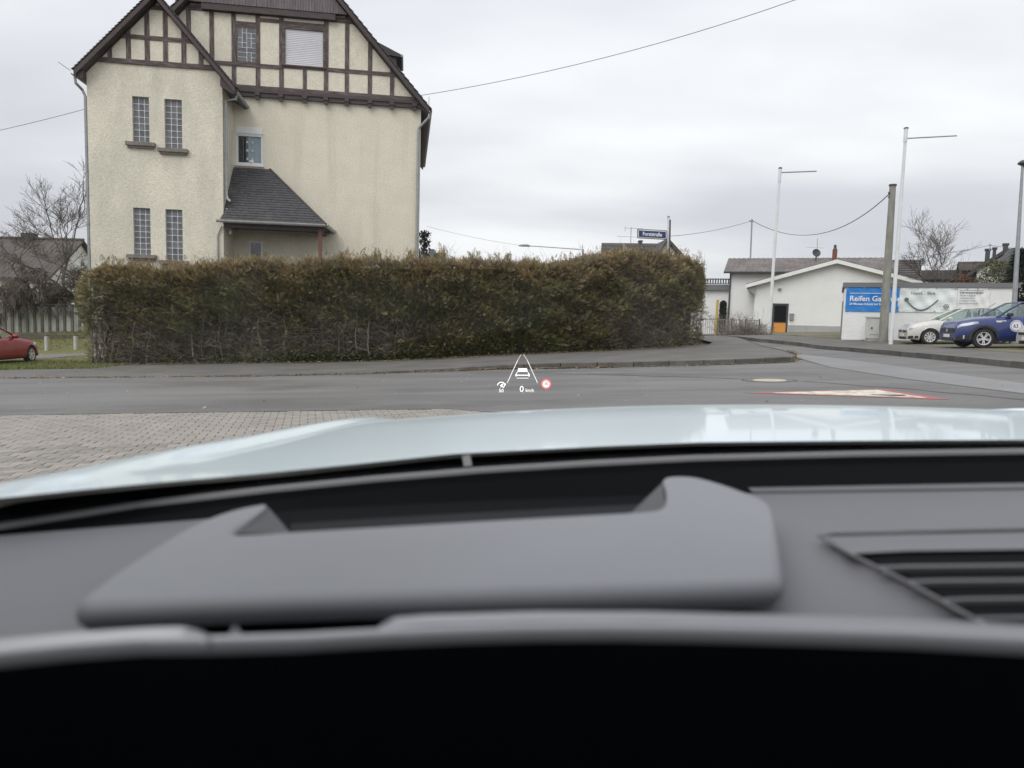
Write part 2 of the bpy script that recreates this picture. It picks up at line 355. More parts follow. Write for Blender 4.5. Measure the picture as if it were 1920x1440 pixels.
edge_y = gp(500, 773).y
KA = [(-60, 18.4)] + [xy(gp(*p)) for p in ((0, 710), (250, 708), (500, 706), (720, 701), (930, 693), (1100, 690.5), (1300, 686.5), (1440, 681.5))] \
     + [(8.15, 20.95), (8.85, 22.4), (9.6, 25.0), (10.3, 28.5), (11.1, 34), (11.9, 42), (12.6, 60)]
KB = [(18.0, 60)] + [xy(gp(*p)) for p in ((1330, 634), (1420, 641), (1500, 649), (1600, 660), (1700, 669.5), (1800, 679.5), (1920, 692))]
KB += [(KB[-1][0]-0.05, KB[-1][1]-1.6), (KB[-1][0]+1.0, KB[-1][1]-3.2), (KB[-1][0]+4, KB[-1][1]-3.9), (60, KB[-1][1]-4.2)]
road_poly = [(-60, edge_y), (-0.9, edge_y), (-0.2, edge_y-.5), (0.3, edge_y-2.2), (60, edge_y-2.2)] + list(reversed(KB)) + list(reversed(KA))
sheet('road', road_poly, 0.014, M_['asphalt'], 3.0)
liftA = lambda x, y: 0.03 + 0.12*S((x+5)/7)
HB = [(-14.9, 25.3), (-11, 25.0), (-7, 24.9), (-3.2, 25.3), (0.6, 26.5), (3.6, 28.2), (6.2, 30.2), (8.4, 32.6)]   # front foot of the hedge
walk_poly = KA + [(9.6, 60), (9.2, 33)] + [(x+0.25, y-0.75) for x, y in reversed(HB)] + [(-16, 22.6), (-60, 22.4)]
sheet('pavement', walk_poly, liftA, M_['walkway'], 3.0)
sheet('soil_bed', [(x+0.2, y-0.8) for x, y in HB] + [(8.3, 33)] + [(x-0.6, y+2.2) for x, y in reversed(HB)] + [(-15.6, 24.6)], lambda x, y: liftA(x, y)+0.006, M_['joint'], 3.0)
sheet('lawn', [(-60, 22.3), (-16, 22.4), (-13.2, 24.4), (-13.2, 60), (-60, 60)], 0.035, M_['lawn'], 3.0)
sheet('gravel_drive', [xy(gp(-200, 684)), xy(gp(70, 675)), xy(gp(175, 667)), xy(gp(175, 660)), xy(gp(60, 664)), xy(gp(-200, 668))], 0.055, M_['gravel'], 2.0)
sheet('far_pavement', KB + [(60, 60)], 0.15, M_['walkway'], 3.0)
mx_ = [xy(gp(*p)) for p in ((1455, 633), (1530, 638), (1600, 642), (1680, 650), (1780, 660), (1930, 673))]
sheet('gravel_margin', mx_ + [(mx_[-1][0]+20, mx_[-1][1]), (60, 60), (22, 60), (mx_[0][0]+.3, mx_[0][1]+6)], 0.158, M_['moss'], 2.5)

def resample(path, step):
    out_, acc = [Vector((*path[0], 0))], 0.0
    for a, b in zip(path, path[1:]):
        a, b = Vector((*a, 0)), Vector((*b, 0)); L = (b-a).length; s = step-acc
        while s <= L: out_.append(a + (b-a)*(s/L)); s += step
        acc = (acc+L) % step if L >= step-acc else acc+L
    return out_
def kerb(path, liftf, label):
    k = tag(bpy.data.objects.new('kerb', None), kind='structure'); COL.objects.link(k)
    pts = resample(path, 1.0)
    for a, b in zip(pts, pts[1:]):
        d = (b-a).normalized(); n = Vector((-d.y, d.x, 0)); a2, b2 = a+d*0.012, b-d*0.012
        vs = []
        for p in (a2, b2):
            z = gz(p.x, p.y)
            h = z + liftf(p.x, p.y) + random.uniform(0.0, 0.012)
            for off, zz in ((-0.07, z-0.06), (-0.06, h-0.015), (-0.045, h), (0.08, h), (0.08, z-0.06)): vs.append((p.x+n.x*off, p.y+n.y*off, zz))
        fs = [(i, (i+1) % 5, 5+(i+1) % 5, 5+i) for i in range(5)] + [(4, 3, 2, 1, 0), (5, 6, 7, 8, 9)]
        MB().add(vs, fs).build('kerb_stone', M_['kerb'], k)
kerb([p for p in KA if p[0] > -14.5][:-2], lambda x, y: liftA(x, y)+0.006, 'near')
kerb(list(reversed(KB[1:-1])), lambda x, y: 0.158, 'far')

# forecourt of interlocking pavers
def hood_line(px): return np.interp(px, [-100, 0, 200, 520, 800, 1000], [950, 930, 893, 830, 795, 775])
def proj(p):
    d = p-CO; q = d.dot(_f); return 960+F*d.dot(CR)/q, 720-F*d.dot(CU)/q
fc = tag(bpy.data.objects.new('forecourt', None), kind='structure'); COL.objects.link(fc)
base = sheet('joint_sand', [(-60, -10), (60, -10), (60, edge_y+0.3), (-60, edge_y+0.3)], -0.004, M_['joint'], 4.0, None); base.parent = fc
def paver_ring(inl, ine):
    f = lambda x: (1 if abs(x) > 0.07 else (-1 if abs(x) < 0.035 else (abs(x)-0.0525)/0.0175))
    xs = [-0.1+ine, -0.07, -0.035, 0.035, 0.07, 0.1-ine]
    top = [(x, 0.07+0.0115*f(x)-inl) for x in xs]
    return top + [(-x, -y) for x, y in top]
r0, r1 = paver_ring(0.002, 0.004), paver_ring(0.005, 0.008)
pm = MB(); n = len(r0)
pm.add([(x, y, -0.03) for x, y in r0] + [(x, y, 0.005) for x, y in r0] + [(x, y, 0.009) for x, y in r1],
       [(i, (i+1) % n, n+(i+1) % n, n+i) for i in range(n)] + [(n+i, n+(i+1) % n, 2*n+(i+1) % n, 2*n+i) for i in range(n)])
pm.f += [tuple(2*n+i for i in q_) for q_ in ((0, 1, 10, 11), (1, 2, 9, 10), (2, 3, 8, 9), (3, 4, 7, 8), (4, 5, 6, 7))]
pme = pm.mesh('paver', M_['paver'])
ang = R(16.0); rd = Vector((math.cos(ang), math.sin(ang))); cd = Vector((-math.sin(ang), math.cos(ang)))
cand = []
for j in range(-10, 120):
    for i in range(-80, 50):
        c = rd*((i + 0.5*(j % 2))*0.2) + cd*(j*0.14)
        if c.y > edge_y+0.12 or c.y < 2: continue
        p = Vector((c.x, c.y, gz(c.x, c.y))); px, py = proj(p)
        vis = -90 < px < 1050 and py < hood_line(px)+45
        if vis or (-11 < p.x < 9 and p.y > 2.2): cand.append((c.y if vis else 100+c.y, p))
cand.sort(key=lambda t: t[0])
slope = Matrix.Rotation(-math.atan(0.0417), 4, 'Y')
far = MB()
for k, (_, p) in enumerate(cand):
    Mx = Matrix.Translation(p + Vector((0, 0, random.uniform(-0.003, 0.003)))) @ slope @ Matrix.Rotation(ang + random.uniform(-0.012, 0.012), 4, 'Z') @ Matrix.Rotation(random.uniform(-0.008, 0.008), 4, 'X')
    if k < 300:
        b = link('paver', pme, fc); b.matrix_basis = Mx
    else: far.add([Mx @ Vector(v) for v in pm.v], pm.f)
tag(far.build('paver_field', M_['paver_far'], fc), kind='stuff')

# road marks and covers
def on_road(px, py, lift): p = gp(px, py); p.z = gz(p.x, p.y)+lift; return p
tri = [on_road(*p, 0.014) for p in ((1393, 738.5), (1782, 751.5), (1655, 731.5))]
cen = sum(tri, Vector())/3
road_mark = thing('road_marking', 'worn red and white warning triangle painted flat on the asphalt beyond the bonnet', 'road marking', cen)
def flat(mb, pts, lift): mb.prism([p+Vector((0, 0, lift)) for p in pts], (0, 0, 0.0015))
mb = MB(); flat(mb, tri, 0.004); mb.build('red_border', M_['paintred'], road_mark, True)
inn = [cen + (p-cen)*0.78 for p in tri]
mb = MB(); flat(mb, inn, 0.008); mb.build('white_field', M_['paintwhite'], road_mark, True)
a, b, c = inn
sym = [a*(1-u-v_)+b*u+c*v_ for u, v_ in ((.56, .14), (.70, .10), (.80, .12), (.72, .2), (.64, .34), (.60, .30))]
mb = MB(); flat(mb, sym, 0.012); mb.build('symbol', M_['paintblack'], road_mark, True)
mc = on_road(1443, 714.5, 0.014)
mh = thing('manhole_cover', 'round concrete-filled iron manhole cover in the asphalt', 'manhole cover', mc)
T = Matrix.Translation(mc) @ slope
MB().lathe([(0.54, 0.0), (0.54, 0.004), (0.50, 0.004), (0.50, 0.0)], 36, T).build('surround', M_['kerb'], mh, True)
MB().lathe([(0.46, 0.0), (0.46, 0.008), (0.36, 0.008), (0.36, 0.0)], 36, T).build('iron_ring', M_['castiron'], mh, True)
MB().lathe([(0.33, 0.0), (0.33, 0.007), (0.0, 0.009)], 36, T).build('lid', M_['manconc'], mh, True)
seam = MB()
for pl in (((1000, 700), (1250, 707), (1500, 716), (1700, 731), (1930, 752)), ((1490, 672), (1560, 690), (1700, 712), (1930, 741))):
    ps = [gp(*p) for p in pl]
    for a, b in zip(ps, ps[1:]):
        for t in range(6):
            p0, p1 = a.lerp(b, t/6), a.lerp(b, (t+1)/6); wv = 0.035; p0 = p0+Vector((0, .10*math.sin(t*1.7+a.x*3), 0)); p1 = p1+Vector((0, .10*math.sin((t+1)*1.7+a.x*3), 0))
            nrm = Vector((-(p1-p0).y, (p1-p0).x, 0)).normalized()*wv
            q4 = [p0-nrm, p1-nrm, p1+nrm, p0+nrm]
            for q_ in q4: q_.z = gz(q_.x, q_.y)+0.018
            seam.add(q4, [(0, 1, 2, 3)])
tag(seam.build('tar_seam', M_['tar']), kind='structure')
# lighter relaid strip of asphalt by the side street
strip = [xy(gp(*p)) for p in ((1330, 641), (1480, 662), (1640, 682), (1930, 722), (1930, 741), (1700, 712), (1560, 690), (1495, 672), (1470, 659), (1335, 643.5))]
M_['asphalt2'] = mk('asphalt_light', (0.20, 0.20, 0.197), (0.16, 0.158, 0.155), 0.9, 0.55, bump=0.35, bscale=90, speck=0.12, stretch=(1, 0.5, 1))
sheet('relaid_asphalt', strip, 0.0185, M_['asphalt2'], 2.0)

# leaf litter, grass
def scatter_quads(P, size, cols, name, mat, flat_=True):
    n = len(P); a = np.random.rand(n)*6.28; s = size*(0.5+np.random.rand(n))
    V = np.zeros((n, 4, 3))
    for k, (u, v_) in enumerate(((-1, -.6), (1, -.5), (1, .6), (-1, .5))):
        V[:, k, 0] = P[:, 0]+s*(u*np.cos(a)-v_*np.sin(a)); V[:, k, 1] = P[:, 1]+s*(u*np.sin(a)+v_*np.cos(a)); V[:, k, 2] = P[:, 2]+0.012+np.random.rand(n)*s*0.8
    return tag(np_mesh(name, V.reshape(-1, 3), np.arange(n*4).reshape(n, 4), mat, col=np.repeat(cols, 4, 0)), kind='stuff')
gzv = np.vectorize(gz)
L_ = []
rg0 = np.random.default_rng(17)
kp = resample([p for p in KA if -14 < p[0] < 10][:], 0.05)
for p in kp:
    dens = 12 if -1.5 < p.x < 2.8 else (9 if p.x > 7.0 else 2.2)
    for _ in range(np.random.poisson(dens)):
        L_.append((p.x+random.gauss(0, .05), p.y-0.08-abs(random.gauss(0, .12)), 0))
hb = resample(HB, 0.05)
for p in hb:
    for _ in range(7): L_.append((p.x+random.gauss(0, .1), p.y-0.35+random.gauss(0, .3), 0))
P = np.array(L_); P[:, 2] = gzv(P[:, 0], P[:, 1]) + np.where(P[:, 1] > 22, np.array([liftA(x, 0) for x in P[:, 0]])+0.01, 0.014)
k = np.random.rand(len(P), 1)
scatter_quads(P, 0.026, np.array([.34, .235, .10])*(1-k)+np.array([.09, .06, .035])*k, 'leaf_litter', M_['leaflitter'])
PG = np.column_stack([rg0.uniform(-14, 11, 260), rg0.uniform(edge_y+.2, 19.5, 260), np.zeros(260)]); PG[:, 2] = gzv(PG[:, 0], PG[:, 1])+.014
kg = rg0.random((260, 1)); scatter_quads(PG, .016, np.array([.55, .53, .48])*(1-kg)+np.array([.12, .09, .05])*kg, 'road_grit', M_['leaflitter'])
n = 42000
P = np.column_stack([np.random.uniform(-23, -13.2, n), 22.5+np.random.rand(n)**1.3*22, np.zeros(n)])
g0, g1 = gp(70, 669.5), gp(175, 663.5)
gyc = np.interp(P[:, 0], [g0.x, g1.x], [g0.y, g1.y]); P = P[np.abs(P[:, 1]-gyc) > 1.0]; n = len(P)
P[:, 2] = gzv(P[:, 0], P[:, 1])+0.03
V = np.zeros((n, 3, 3)); a = np.random.rand(n)*6.28; h = 0.05+0.07*np.random.rand(n); wd = 0.012
V[:, 0] = P + np.column_stack([wd*np.cos(a), wd*np.sin(a), 0*a]); V[:, 1] = P - np.column_stack([wd*np.cos(a), wd*np.sin(a), 0*a])
V[:, 2] = P + np.column_stack([np.random.normal(0, .03, n), np.random.normal(0, .03, n), h])
k = np.random.rand(n, 1); patch = (np.sin(P[:, :1]*1.3)*np.sin(P[:, 1:2]*0.9+1) > 0.3)*0.5
c = np.array([.115, .165, .03])*(1-k)+np.array([.17, .17, .06])*k; c = c*(1-patch)+np.array([.20, .16, .08])*patch
tag(np_mesh('grass', V.reshape(-1, 3), np.arange(n*3).reshape(n, 3), M_['grass'], col=np.repeat(c, 3, 0)), kind='stuff')

# ------------------------------------------------------------------ the half-timbered house
HP = at(785, 500, 30.5)
FA = Facade(HP.x, HP.y, R(8.5))
house = thing('timbered_house', 'tall cream rendered house with dark half-timbered gables and steep roofs behind the hedge', 'house', (HP.x, HP.y, 0), FA.yaw)
HV = lambda u, v, z: Vector((u, v, z))
def hbuild(mb, name, mat, parent=None, **k): return mb.build(name, M_[mat] if isinstance(mat, str) else mat, parent or house, **k)
WV = -1.65                                    # front plane of the projecting wing
def line2(p, q): return (p, ((q[1]-p[1])/(q[0]-p[0])))
def inter(l1, l2):
    (a, s1), (b, s2) = l1, l2; x = (b[1]-a[1]+s1*a[0]-s2*b[0])/(s1-s2); return (x, a[1]+s1*(x-a[0]))
# main gable: right verge from the photo, mirrored about the ridge
OV = -0.42
p0, p1 = FA.uz(641, 0, OV), FA.uz(805, 203, OV); sl = (p1[1]-p0[1])/(p1[0]-p0[0])
pl_ = FA.uz(332, 4, OV); ur = p0[0] + (pl_[1]-p0[1])/sl; uc = (ur+pl_[0])/2
apex = (uc, p0[1]+sl*(uc-p0[0])); eaveR = p1; eaveL = (2*uc-p1[0], p1[1]); MS = -sl
# wing gable
OW = WV-0.40
a0, a1 = FA.uz(141, 127, OW), FA.uz(270, 0, OW); b0, b1 = FA.uz(303, 0, OW), FA.uz(434, 156, OW)
wap = inter(line2(a0, a1), line2(b0, b1)); wsl = (wap[1]-a0[1])/(wap[0]-a0[0]); wsr = (b0[1]-b1[1])/(b1[0]-b0[0])
wuL = FA.uz(166, 300, WV)[0]; wuR = FA.uz(418, 300, WV)[0]
mL, mR = 2*uc, 0.0
rt = 0.24                                     # vertical roof build-up
def main_z(u): return apex[1]-abs(u-uc)*MS-rt
def wing_z(u): return (wap[1]-(wap[0]-u)*wsl if u < wap[0] else wap[1]-(u-wap[0])*wsr)-rt
def holed(mb, outer, holes, v, depth):        # front face with openings and their reveals
    loops = [[Vector((u, z, 0)) for u, z in outer]] + [[Vector((a, c, 0)), Vector((b, c, 0)), Vector((b, d, 0)), Vector((a, d, 0))] for a, b, c, d in holes]
    flat_ = [p for l in loops for p in l]; tris = tessellate_polygon(loops)
    mb.add([(p.x, v, p.y) for p in flat_], [tuple(t) for t in tris])
    for l in loops[1:]:
        for p, q_ in zip(l, l[1:]+l[:1]): mb.quad((p.x, v, p.y), (q_.x, v, q_.y), (q_.x, v+depth, q_.y), (p.x, v+depth, p.y))
ZB = -1.3
def rect(px0, py0, px1, py1, v): (u0, z1), (u1, z0) = FA.uz(px0, py0, v), FA.uz(px1, py1, v); return (u0, u1, z0, z1)
W = {k: rect(*b, WV) for k, b in dict(up_left=(247.5, 180, 280.5, 268), up_right=(308, 185, 342, 280), low_left=(249.5, 389, 283, 478), low_right=(310, 392, 343, 489)).items()}
wmid = rect(442.5, 236, 493, 311, 0); wdoor = rect(466, 451, 493, 560, 0); wgb = rect(446, 52, 480, 118, 0); wsh = rect(530, 49, 611, 128, 0)
# walls
mb = MB()
outer = [(wuL, ZB), (wuR, ZB), (wuR, wing_z(wuR)), (wap[0], wap[1]-rt), (wuL, wing_z(wuL))]
holed(mb, outer, list(W.values()), WV, 0.16)
mb.prism([(u, WV+0.17, z) for u, z in outer], (0, 6.5, 0))
mb.quad((wuR, WV, ZB), (wuR, WV, wing_z(wuR)), (wuR, WV+.2, wing_z(wuR)), (wuR, WV+.2, ZB)); mb.quad((wuL, WV, ZB), (wuL, WV, wing_z(wuL)), (wuL, WV+.2, wing_z(wuL)), (wuL, WV+.2, ZB))
hbuild(mb, 'wing_wall', 'stucco_wing')
mb = MB()
outer = [(mL, ZB), (mR, ZB), (mR, main_z(mR)), (uc, apex[1]-rt), (mL, main_z(mL))]
holed(mb, outer, [wmid, wdoor], 0, 0.16)
mb.prism([(u, 0.17, z) for u, z in outer], (0, 10.5, 0))
mb.quad((mR, 0, ZB), (mR, 0, main_z(mR)), (mR, .2, main_z(mR)), (mR, .2, ZB))
hbuild(mb, 'wall', 'stucco')
# roofs: slabs with battens of tiles read at the verge
def slab(mb, hi, lo, v0, v1, th, up=0.0):
    mb.prism([(hi[0], v0, hi[1]+up), (lo[0], v0, lo[1]+up), (lo[0], v0, lo[1]+up-th), (hi[0], v0, hi[1]+up-th)], (0, v1-v0, 0))
mb = MB(); slab(mb, apex, eaveR, OV+.02, 11, .2); slab(mb, apex, eaveL, OV+.02, 11, .2)
main_roof = hbuild(mb, 'roof', 'rooftile')
wl = (a0[0]-0.06, a0[1]-0.06*wsl); wr_u = b1[0]+0.12; wr = (wr_u, wap[1]-(wr_u-wap[0])*wsr)
mb = MB(); slab(mb, wap, wl, OW+.02, 4.5, .2); slab(mb, wap, wr, OW+.02, 4.5, .2)
wing_roof = hbuild(mb, 'wing_roof', 'rooftile')
# ragged tile edges along the verges
def tiles_along(parent, hi, lo, v0, n):
    mb = MB()
    for i in range(n):
        t0, t1 = i/n, (i+1.25)/n
        A = Vector((hi[0]+(lo[0]-hi[0])*t0, 0, hi[1]+(lo[1]-hi[1])*t0)); B = Vector((hi[0]+(lo[0]-hi[0])*t1, 0, hi[1]+(lo[1]-hi[1])*t1))
        nn_ = Vector((-(B-A).z, 0, (B-A).x)).normalized(); nn_ = nn_ if nn_.z > 0 else -nn_
        A2, B2 = A+nn_*0.005, B+nn_*0.05
        mb.prism([(A2.x, v0, A2.z), (B2.x, v0, B2.z), (B2.x+nn_.x*.03, v0, B2.z+nn_.z*.03), (A2.x+nn_.x*.03, v0, A2.z+nn_.z*.03)], (0, 0.5, 0))
    tag(mb.build('roof_tiles', M_['rooftile'], parent), kind='stuff')
for par, hi, lo, v0, n in ((main_roof, apex, eaveR, OV-.02, 34), (main_roof, apex, eaveL, OV-.02, 34), (wing_roof, wap, wl, OW-.02, 26), (wing_roof, wap, wr, OW-.02, 26)): tiles_along(par, hi, lo, v0, n)
for hi, lo, v0 in ((apex, eaveR, OV), (apex, eaveL, OV), (wap, wl, OW), (wap, wr, OW)):
    mb = MB(); slab(mb, hi, lo, v0-.012, v0+.05, .20, -.01); hbuild(mb, 'verge_board', 'fascia')
for u, hz in ((eaveR[0], eaveR[1]), (eaveL[0], eaveL[1])):
    hbuild(MB().prism([(u, OV+.1, hz-.16), (0 if u > uc else mL, OV+.1, main_z(0)-.05), (0 if u > uc else mL, OV+.1, main_z(0)-.1), (u, OV+.1, hz-.22)], (0, 11, 0)), 'soffit', 'fascia')
ez = wl[1]-.12
hbuild(MB().prism([(wl[0]+.02, OW+.08, ez), (wuL, OW+.08, wing_z(wuL)-.02), (wuL, OW+.08, wing_z(wuL)-.32), (wl[0]+.05, OW+.08, ez-.08)], (0, 5.8, 0)), 'soffit', 'fascia')
hbuild(MB().prism([(wr[0]-.02, OW+.08, wr[1]-.14), (wuR, OW+.08, wing_z(wuR)-.02), (wuR, OW+.08, wing_z(wuR)-.34), (wr[0]-.05, OW+.08, wr[1]-.24)], (0, 2.0, 0)), 'soffit', 'fascia')
# small dormer on the right-hand roof slope
d0, d1 = FA.uz(728, 96, 3.0), FA.uz(753, 118, 3.0)
mb = MB(); mb.prism([(d0[0]-.5, 2.2, d0[1]+.1), (d1[0], 2.2, d1[1]+.08), (d1[0], 2.2, d1[1]-.02), (d0[0]-.5, 2.2, d0[1]-.4)], (0, 1.8, 0))
dorm = hbuild(mb, 'dormer', 'rooftile')
MB().box(d1[0]-.55, d1[0]-.22, 2.3, 3.9, d1[1]-.9, d1[1]-.02).build('dormer_cheek', M_['slate'], dorm)
MB().tube([(d1[0]+.02, 2.15, d1[1]+.02), (d1[0]+.02, 4.0, d1[1]+.02)], .06, 6).build('gutter', M_['zinc'], dorm)

# timber frames with plaster infill panels
def clip(poly, a, b):                        # keep the part of poly left of a->b
    o_ = []
    sd_ = lambda p: (b[0]-a[0])*(p[1]-a[1])-(b[1]-a[1])*(p[0]-a[0])
    for p, q_ in zip(poly, poly[1:]+poly[:1]):
        s0, s1 = sd_(p), sd_(q_)
        if s0 >= 0: o_.append(p)
        if s0*s1 < 0: t = s0/(s0-s1); o_.append((p[0]+(q_[0]-p[0])*t, p[1]+(q_[1]-p[1])*t))
    return o_
def area(p): return abs(sum(a[0]*b[1]-b[0]*a[1] for a, b in zip(p, p[1:]+p[:1])))/2
def inset_clip(poly, hi, e1, e2, dz):        # under the roof: right slope e1, left slope e2
    p = clip(poly, (e1[0], e1[1]-dz), (hi[0], hi[1]-dz)); return clip(p, (hi[0], hi[1]-dz), (e2[0], e2[1]-dz)) if p else p
def timber(poly, v, name, mat, out_=.055):
    if len(poly) < 3 or area(poly) < .004: return
    hbuild(MB().prism([(u, v-out_, z) for u, z in poly], (0, out_+.02, 0)), name, mat)
def frame(v, posts, rails, hi, e1, e2, skip=()):
    for px, ya, yb, wpx in posts:
        uu, z1 = FA.uz(px, ya, v); z0 = FA.uz(px, yb, v)[1]; hw = FA.uz(px+wpx/2, ya, v)[0]-uu
        timber(inset_clip([(uu-hw, z0), (uu+hw, z0), (uu+hw, z1), (uu-hw, z1)], hi, e1, e2, rt), v, 'timber_post', 'timber', .05+random.uniform(0, .006))
    for x0, y0, x1, y1, h in rails:
        (u0, za), (u1, zb_) = FA.uz(x0, y0, v), FA.uz(x1, y1, v); z = (za+zb_)/2; hh = h/2
        timber(inset_clip([(u0, z-hh), (u1, z-hh), (u1, z+hh), (u0, z+hh)], hi, e1, e2, rt), v, 'timber_rail', 'timber_h', .06+random.uniform(0, .006))
def panels(v, us, zs, hi, e1, e2, skip):
    for a, b in zip(us, us[1:]):
        for c, d in zip(zs, zs[1:]):
            m_ = ((a+b)/2, (c+d)/2)
            if any(s_[0]-.05 < m_[0] < s_[1]+.05 and s_[2] < m_[1]+.5*(d-c) and m_[1]-.5*(d-c) < s_[3] for s_ in skip): continue
            p = inset_clip([(a+.012, c+.012), (b-.012, c+.012), (b-.012, d-.012), (a+.012, d-.012)], hi, e1, e2, rt+.05)
            if len(p) > 2 and area(p) > .02:
                cx, cz = sum(q_[0] for q_ in p)/len(p), sum(q_[1] for q_ in p)/len(p)
                q2 = [(cx+(u-cx)*.93, cz+(z-cz)*.95) for u, z in p]; n_ = len(p)
                mb = MB(); mb.add([(u, v-.004, z) for u, z in p] + [(u, v-.024, z) for u, z in p] + [(u, v-.030, z) for u, z in q2],
                    [(i, (i+1) % n_, n_+(i+1) % n_, n_+i) for i in range(n_)] + [(n_+i, n_+(i+1) % n_, 2*n_+(i+1) % n_, 2*n_+i) for i in range(n_)] + [tuple(2*n_+i for i in range(n_))])
                hbuild(mb, 'infill_panel', 'infill')
UX = lambda px, py, v: FA.uz(px, py, v)[0]
wposts = [(205.5, 60, 110, 9), (239.8, 0, 112, 9), (274.6, -30, 115, 9.5), (309.2, -30, 118, 9), (344, 0, 121, 9), (376.8, 60, 124, 9)]
frame(WV, wposts, [(150, 108.5, 432, 130.5, .17), (150, 61, 432, 84.5, .15), (150, 7, 432, 24, .15)], wap, wr, wl)
zs = [FA.uz(290, y, WV)[1] for y in (119, 72.5, 15.5, -40)]
panels(WV, [wuL]+[UX(p[0], 90, WV) for p in wposts]+[wuR], zs, wap, wr, wl, [])
mposts = [(353.7, 10, 125, 8.5), (397, 12, 130, 8.5), (438.4, 15, 165, 8.5), (483.6, 20, 170, 8.5), (528, 25, 172, 8.5), (571.8, 126, 175, 7.5), (612, 35, 178, 8.5), (651.3, 30, 181, 8), (694.5, 60, 184, 8), (735.7, 110, 187, 8)]
frame(0, mposts, [(290, 154, 800, 186, .16), (290, 109, 528, 127.5, .15), (528, 125.5, 612, 131.5, .10), (612, 132.5, 800, 144, .15), (440, 45, 484, 48.3, .2), (484, 38, 528, 41, .13), (528, 44.5, 612, 50.5, .17), (290, 12.5, 720, 42, .20), (290, 1, 720, 30, .14)], apex, eaveR, eaveL)
zs = [FA.uz(550, y, 0)[1] for y in (170.5, 127.5, 30)]
panels(0, sorted([UX(355, 60, 0)-1.0, 0.0]+[UX(p[0], 100, 0) for p in mposts if p[0] != 571.8]), zs, apex, eaveR, eaveL, [wgb, wsh, (UX(528, 150, 0), UX(612, 150, 0), zs[0]+.01, zs[1]-.01)])
panels(0, [UX(528, 150, 0), UX(571.8, 150, 0), UX(612, 150, 0)], zs[:2], apex, eaveR, eaveL, [])
pz = zs[1]; 
for a, b in ((438.4, 483.6), (528, 612)):     # plaster above the two windows
    za = FA.uz((a+b)/2, 47 if b < 500 else 45, 0)[1]
    panels(0, [UX(a, 40, 0), UX(b, 40, 0)], [za, zs[2]], apex, eaveR, eaveL, [])
# moulded fascia and corbels under the main gable
(u0, za), (u1, zb_) = FA.uz(455, 176, 0), FA.uz(783, 198, 0); zf = (za+zb_)/2; u1 = 0.02; u0 = UX(446, 176, 0)
MB_ = MB(); MB_.box(u0, u1, -.13, .02, zf-.12, zf+.16); MB_.box(u0, u1, -.18, -.131, zf+.04, zf+.15); hbuild(MB_, 'moulded_fascia', 'fascia')
for cx in (484.5, 528, 572.5, 612, 651, 694, 735, 777):
    u = UX(cx, 195, 0); mb = MB(); mb.box(u-.09, u+.09, -.24, -.132, zf-.09, zf+.03); mb.box(u-.075, u+.075, -.20, -.1, zf-.24, zf-.091); hbuild(mb, 'corbel', 'fascia')
# jettied plank gable top
zt = FA.uz(500, 18, 0)[1]; mb = MB(); u = uc-3.2; i = 0
while u < uc+3.2:
    p = inset_clip([(u+.004, zt-.02), (u+.1, zt-.02), (u+.1, apex[1]), (u+.004, apex[1])], apex, eaveR, eaveL, rt+.02)
    if len(p) > 2: mb.prism([(a, -.26-.008*(i % 2), z) for a, z in p], (0, .03, 0))
    u += .105; i += 1
tag(hbuild(mb, 'plank_cladding', 'plank'), kind='stuff')
mb = MB(); mb.box(uc-2.55, uc+2.55, -.24, .02, zt-.26, zt-.03); hbuild(mb, 'jetty_beam', 'fascia')

# windows
gb = MB(); g_ = .006
gb.add([(-.5, 0, -.5), (.5, 0, -.5), (.5, 0, .5), (-.5, 0, .5), (-.46, -.5, -.46), (.46, -.5, -.46), (.46, -.5, .46), (-.46, -.5, .46), (-.3, -.38, -.3), (.3, -.38, -.3), (.3, -.38, .3), (-.3, -.38, .3)],
       [(0, 1, 5, 4), (1, 2, 6, 5), (2, 3, 7, 6), (3, 0, 4, 7), (4, 5, 9, 8), (5, 6, 10, 9), (6, 7, 11, 10), (7, 4, 8, 11), (8, 9, 10, 11)])
gbm = gb.mesh('glass_block', M_['gblock'])
def block_window(r, v, cols, rows, name='window'):
    u0, u1, z0, z1 = r
    mb = MB(); mb.box(u0, u1, v+.10, v+.15, z0, z1); wn = hbuild(mb, name, 'mortar')
    du, dz = (u1-u0)/cols, (z1-z0)/rows
    for i in range(cols):
        for j in range(rows):
            b = link('glass_block', gbm, wn); b.location = (u0+(i+.5)*du, v+.101, z0+(j+.5)*dz); b.scale = (du-.038, .05, dz-.038)
    return wn
for k_, r_ in W.items():
    wn = block_window(r_, WV, 3, 7 if k_ == 'up_left' else 8)
    u0, u1, z0, z1 = r_
    mb = MB(); mb.box(u0-.22, u1+.22, WV-.16, WV+.10, z0-.14, z0-.01); mb.box(u0-.16, u1+.16, WV-.10, WV, z0-.22, z0-.141); mb.build('window_sill', M_['sill'], wn)
wn = MB(); u0, u1, z0, z1 = wgb
wn.box(u0, u1, -.035, -.01, z0, z1); wn = hbuild(wn, 'window', 'mortar')
rng = random.Random(3)
du, dz = (u1-u0)/4, (z1-z0)/7
used = [[0]*7 for _ in range(4)]
for j in range(7):
    for i in range(4):
        if used[i][j]: continue
        a = 2 if (rng.random() < .45 and i < 3 and not used[i+1][j]) else 1
        b_ = 2 if (a == 1 and rng.random() < .4 and j < 6) else 1
        for x in range(a):
            for y in range(b_): used[i+x][j+y] = 1
        b = link('glass_block', gbm, wn); b.location = (u0+(i+a/2)*du, -.036, z0+(j+b_/2)*dz); b.scale = (a*du-.03, .03, b_*dz-.03)
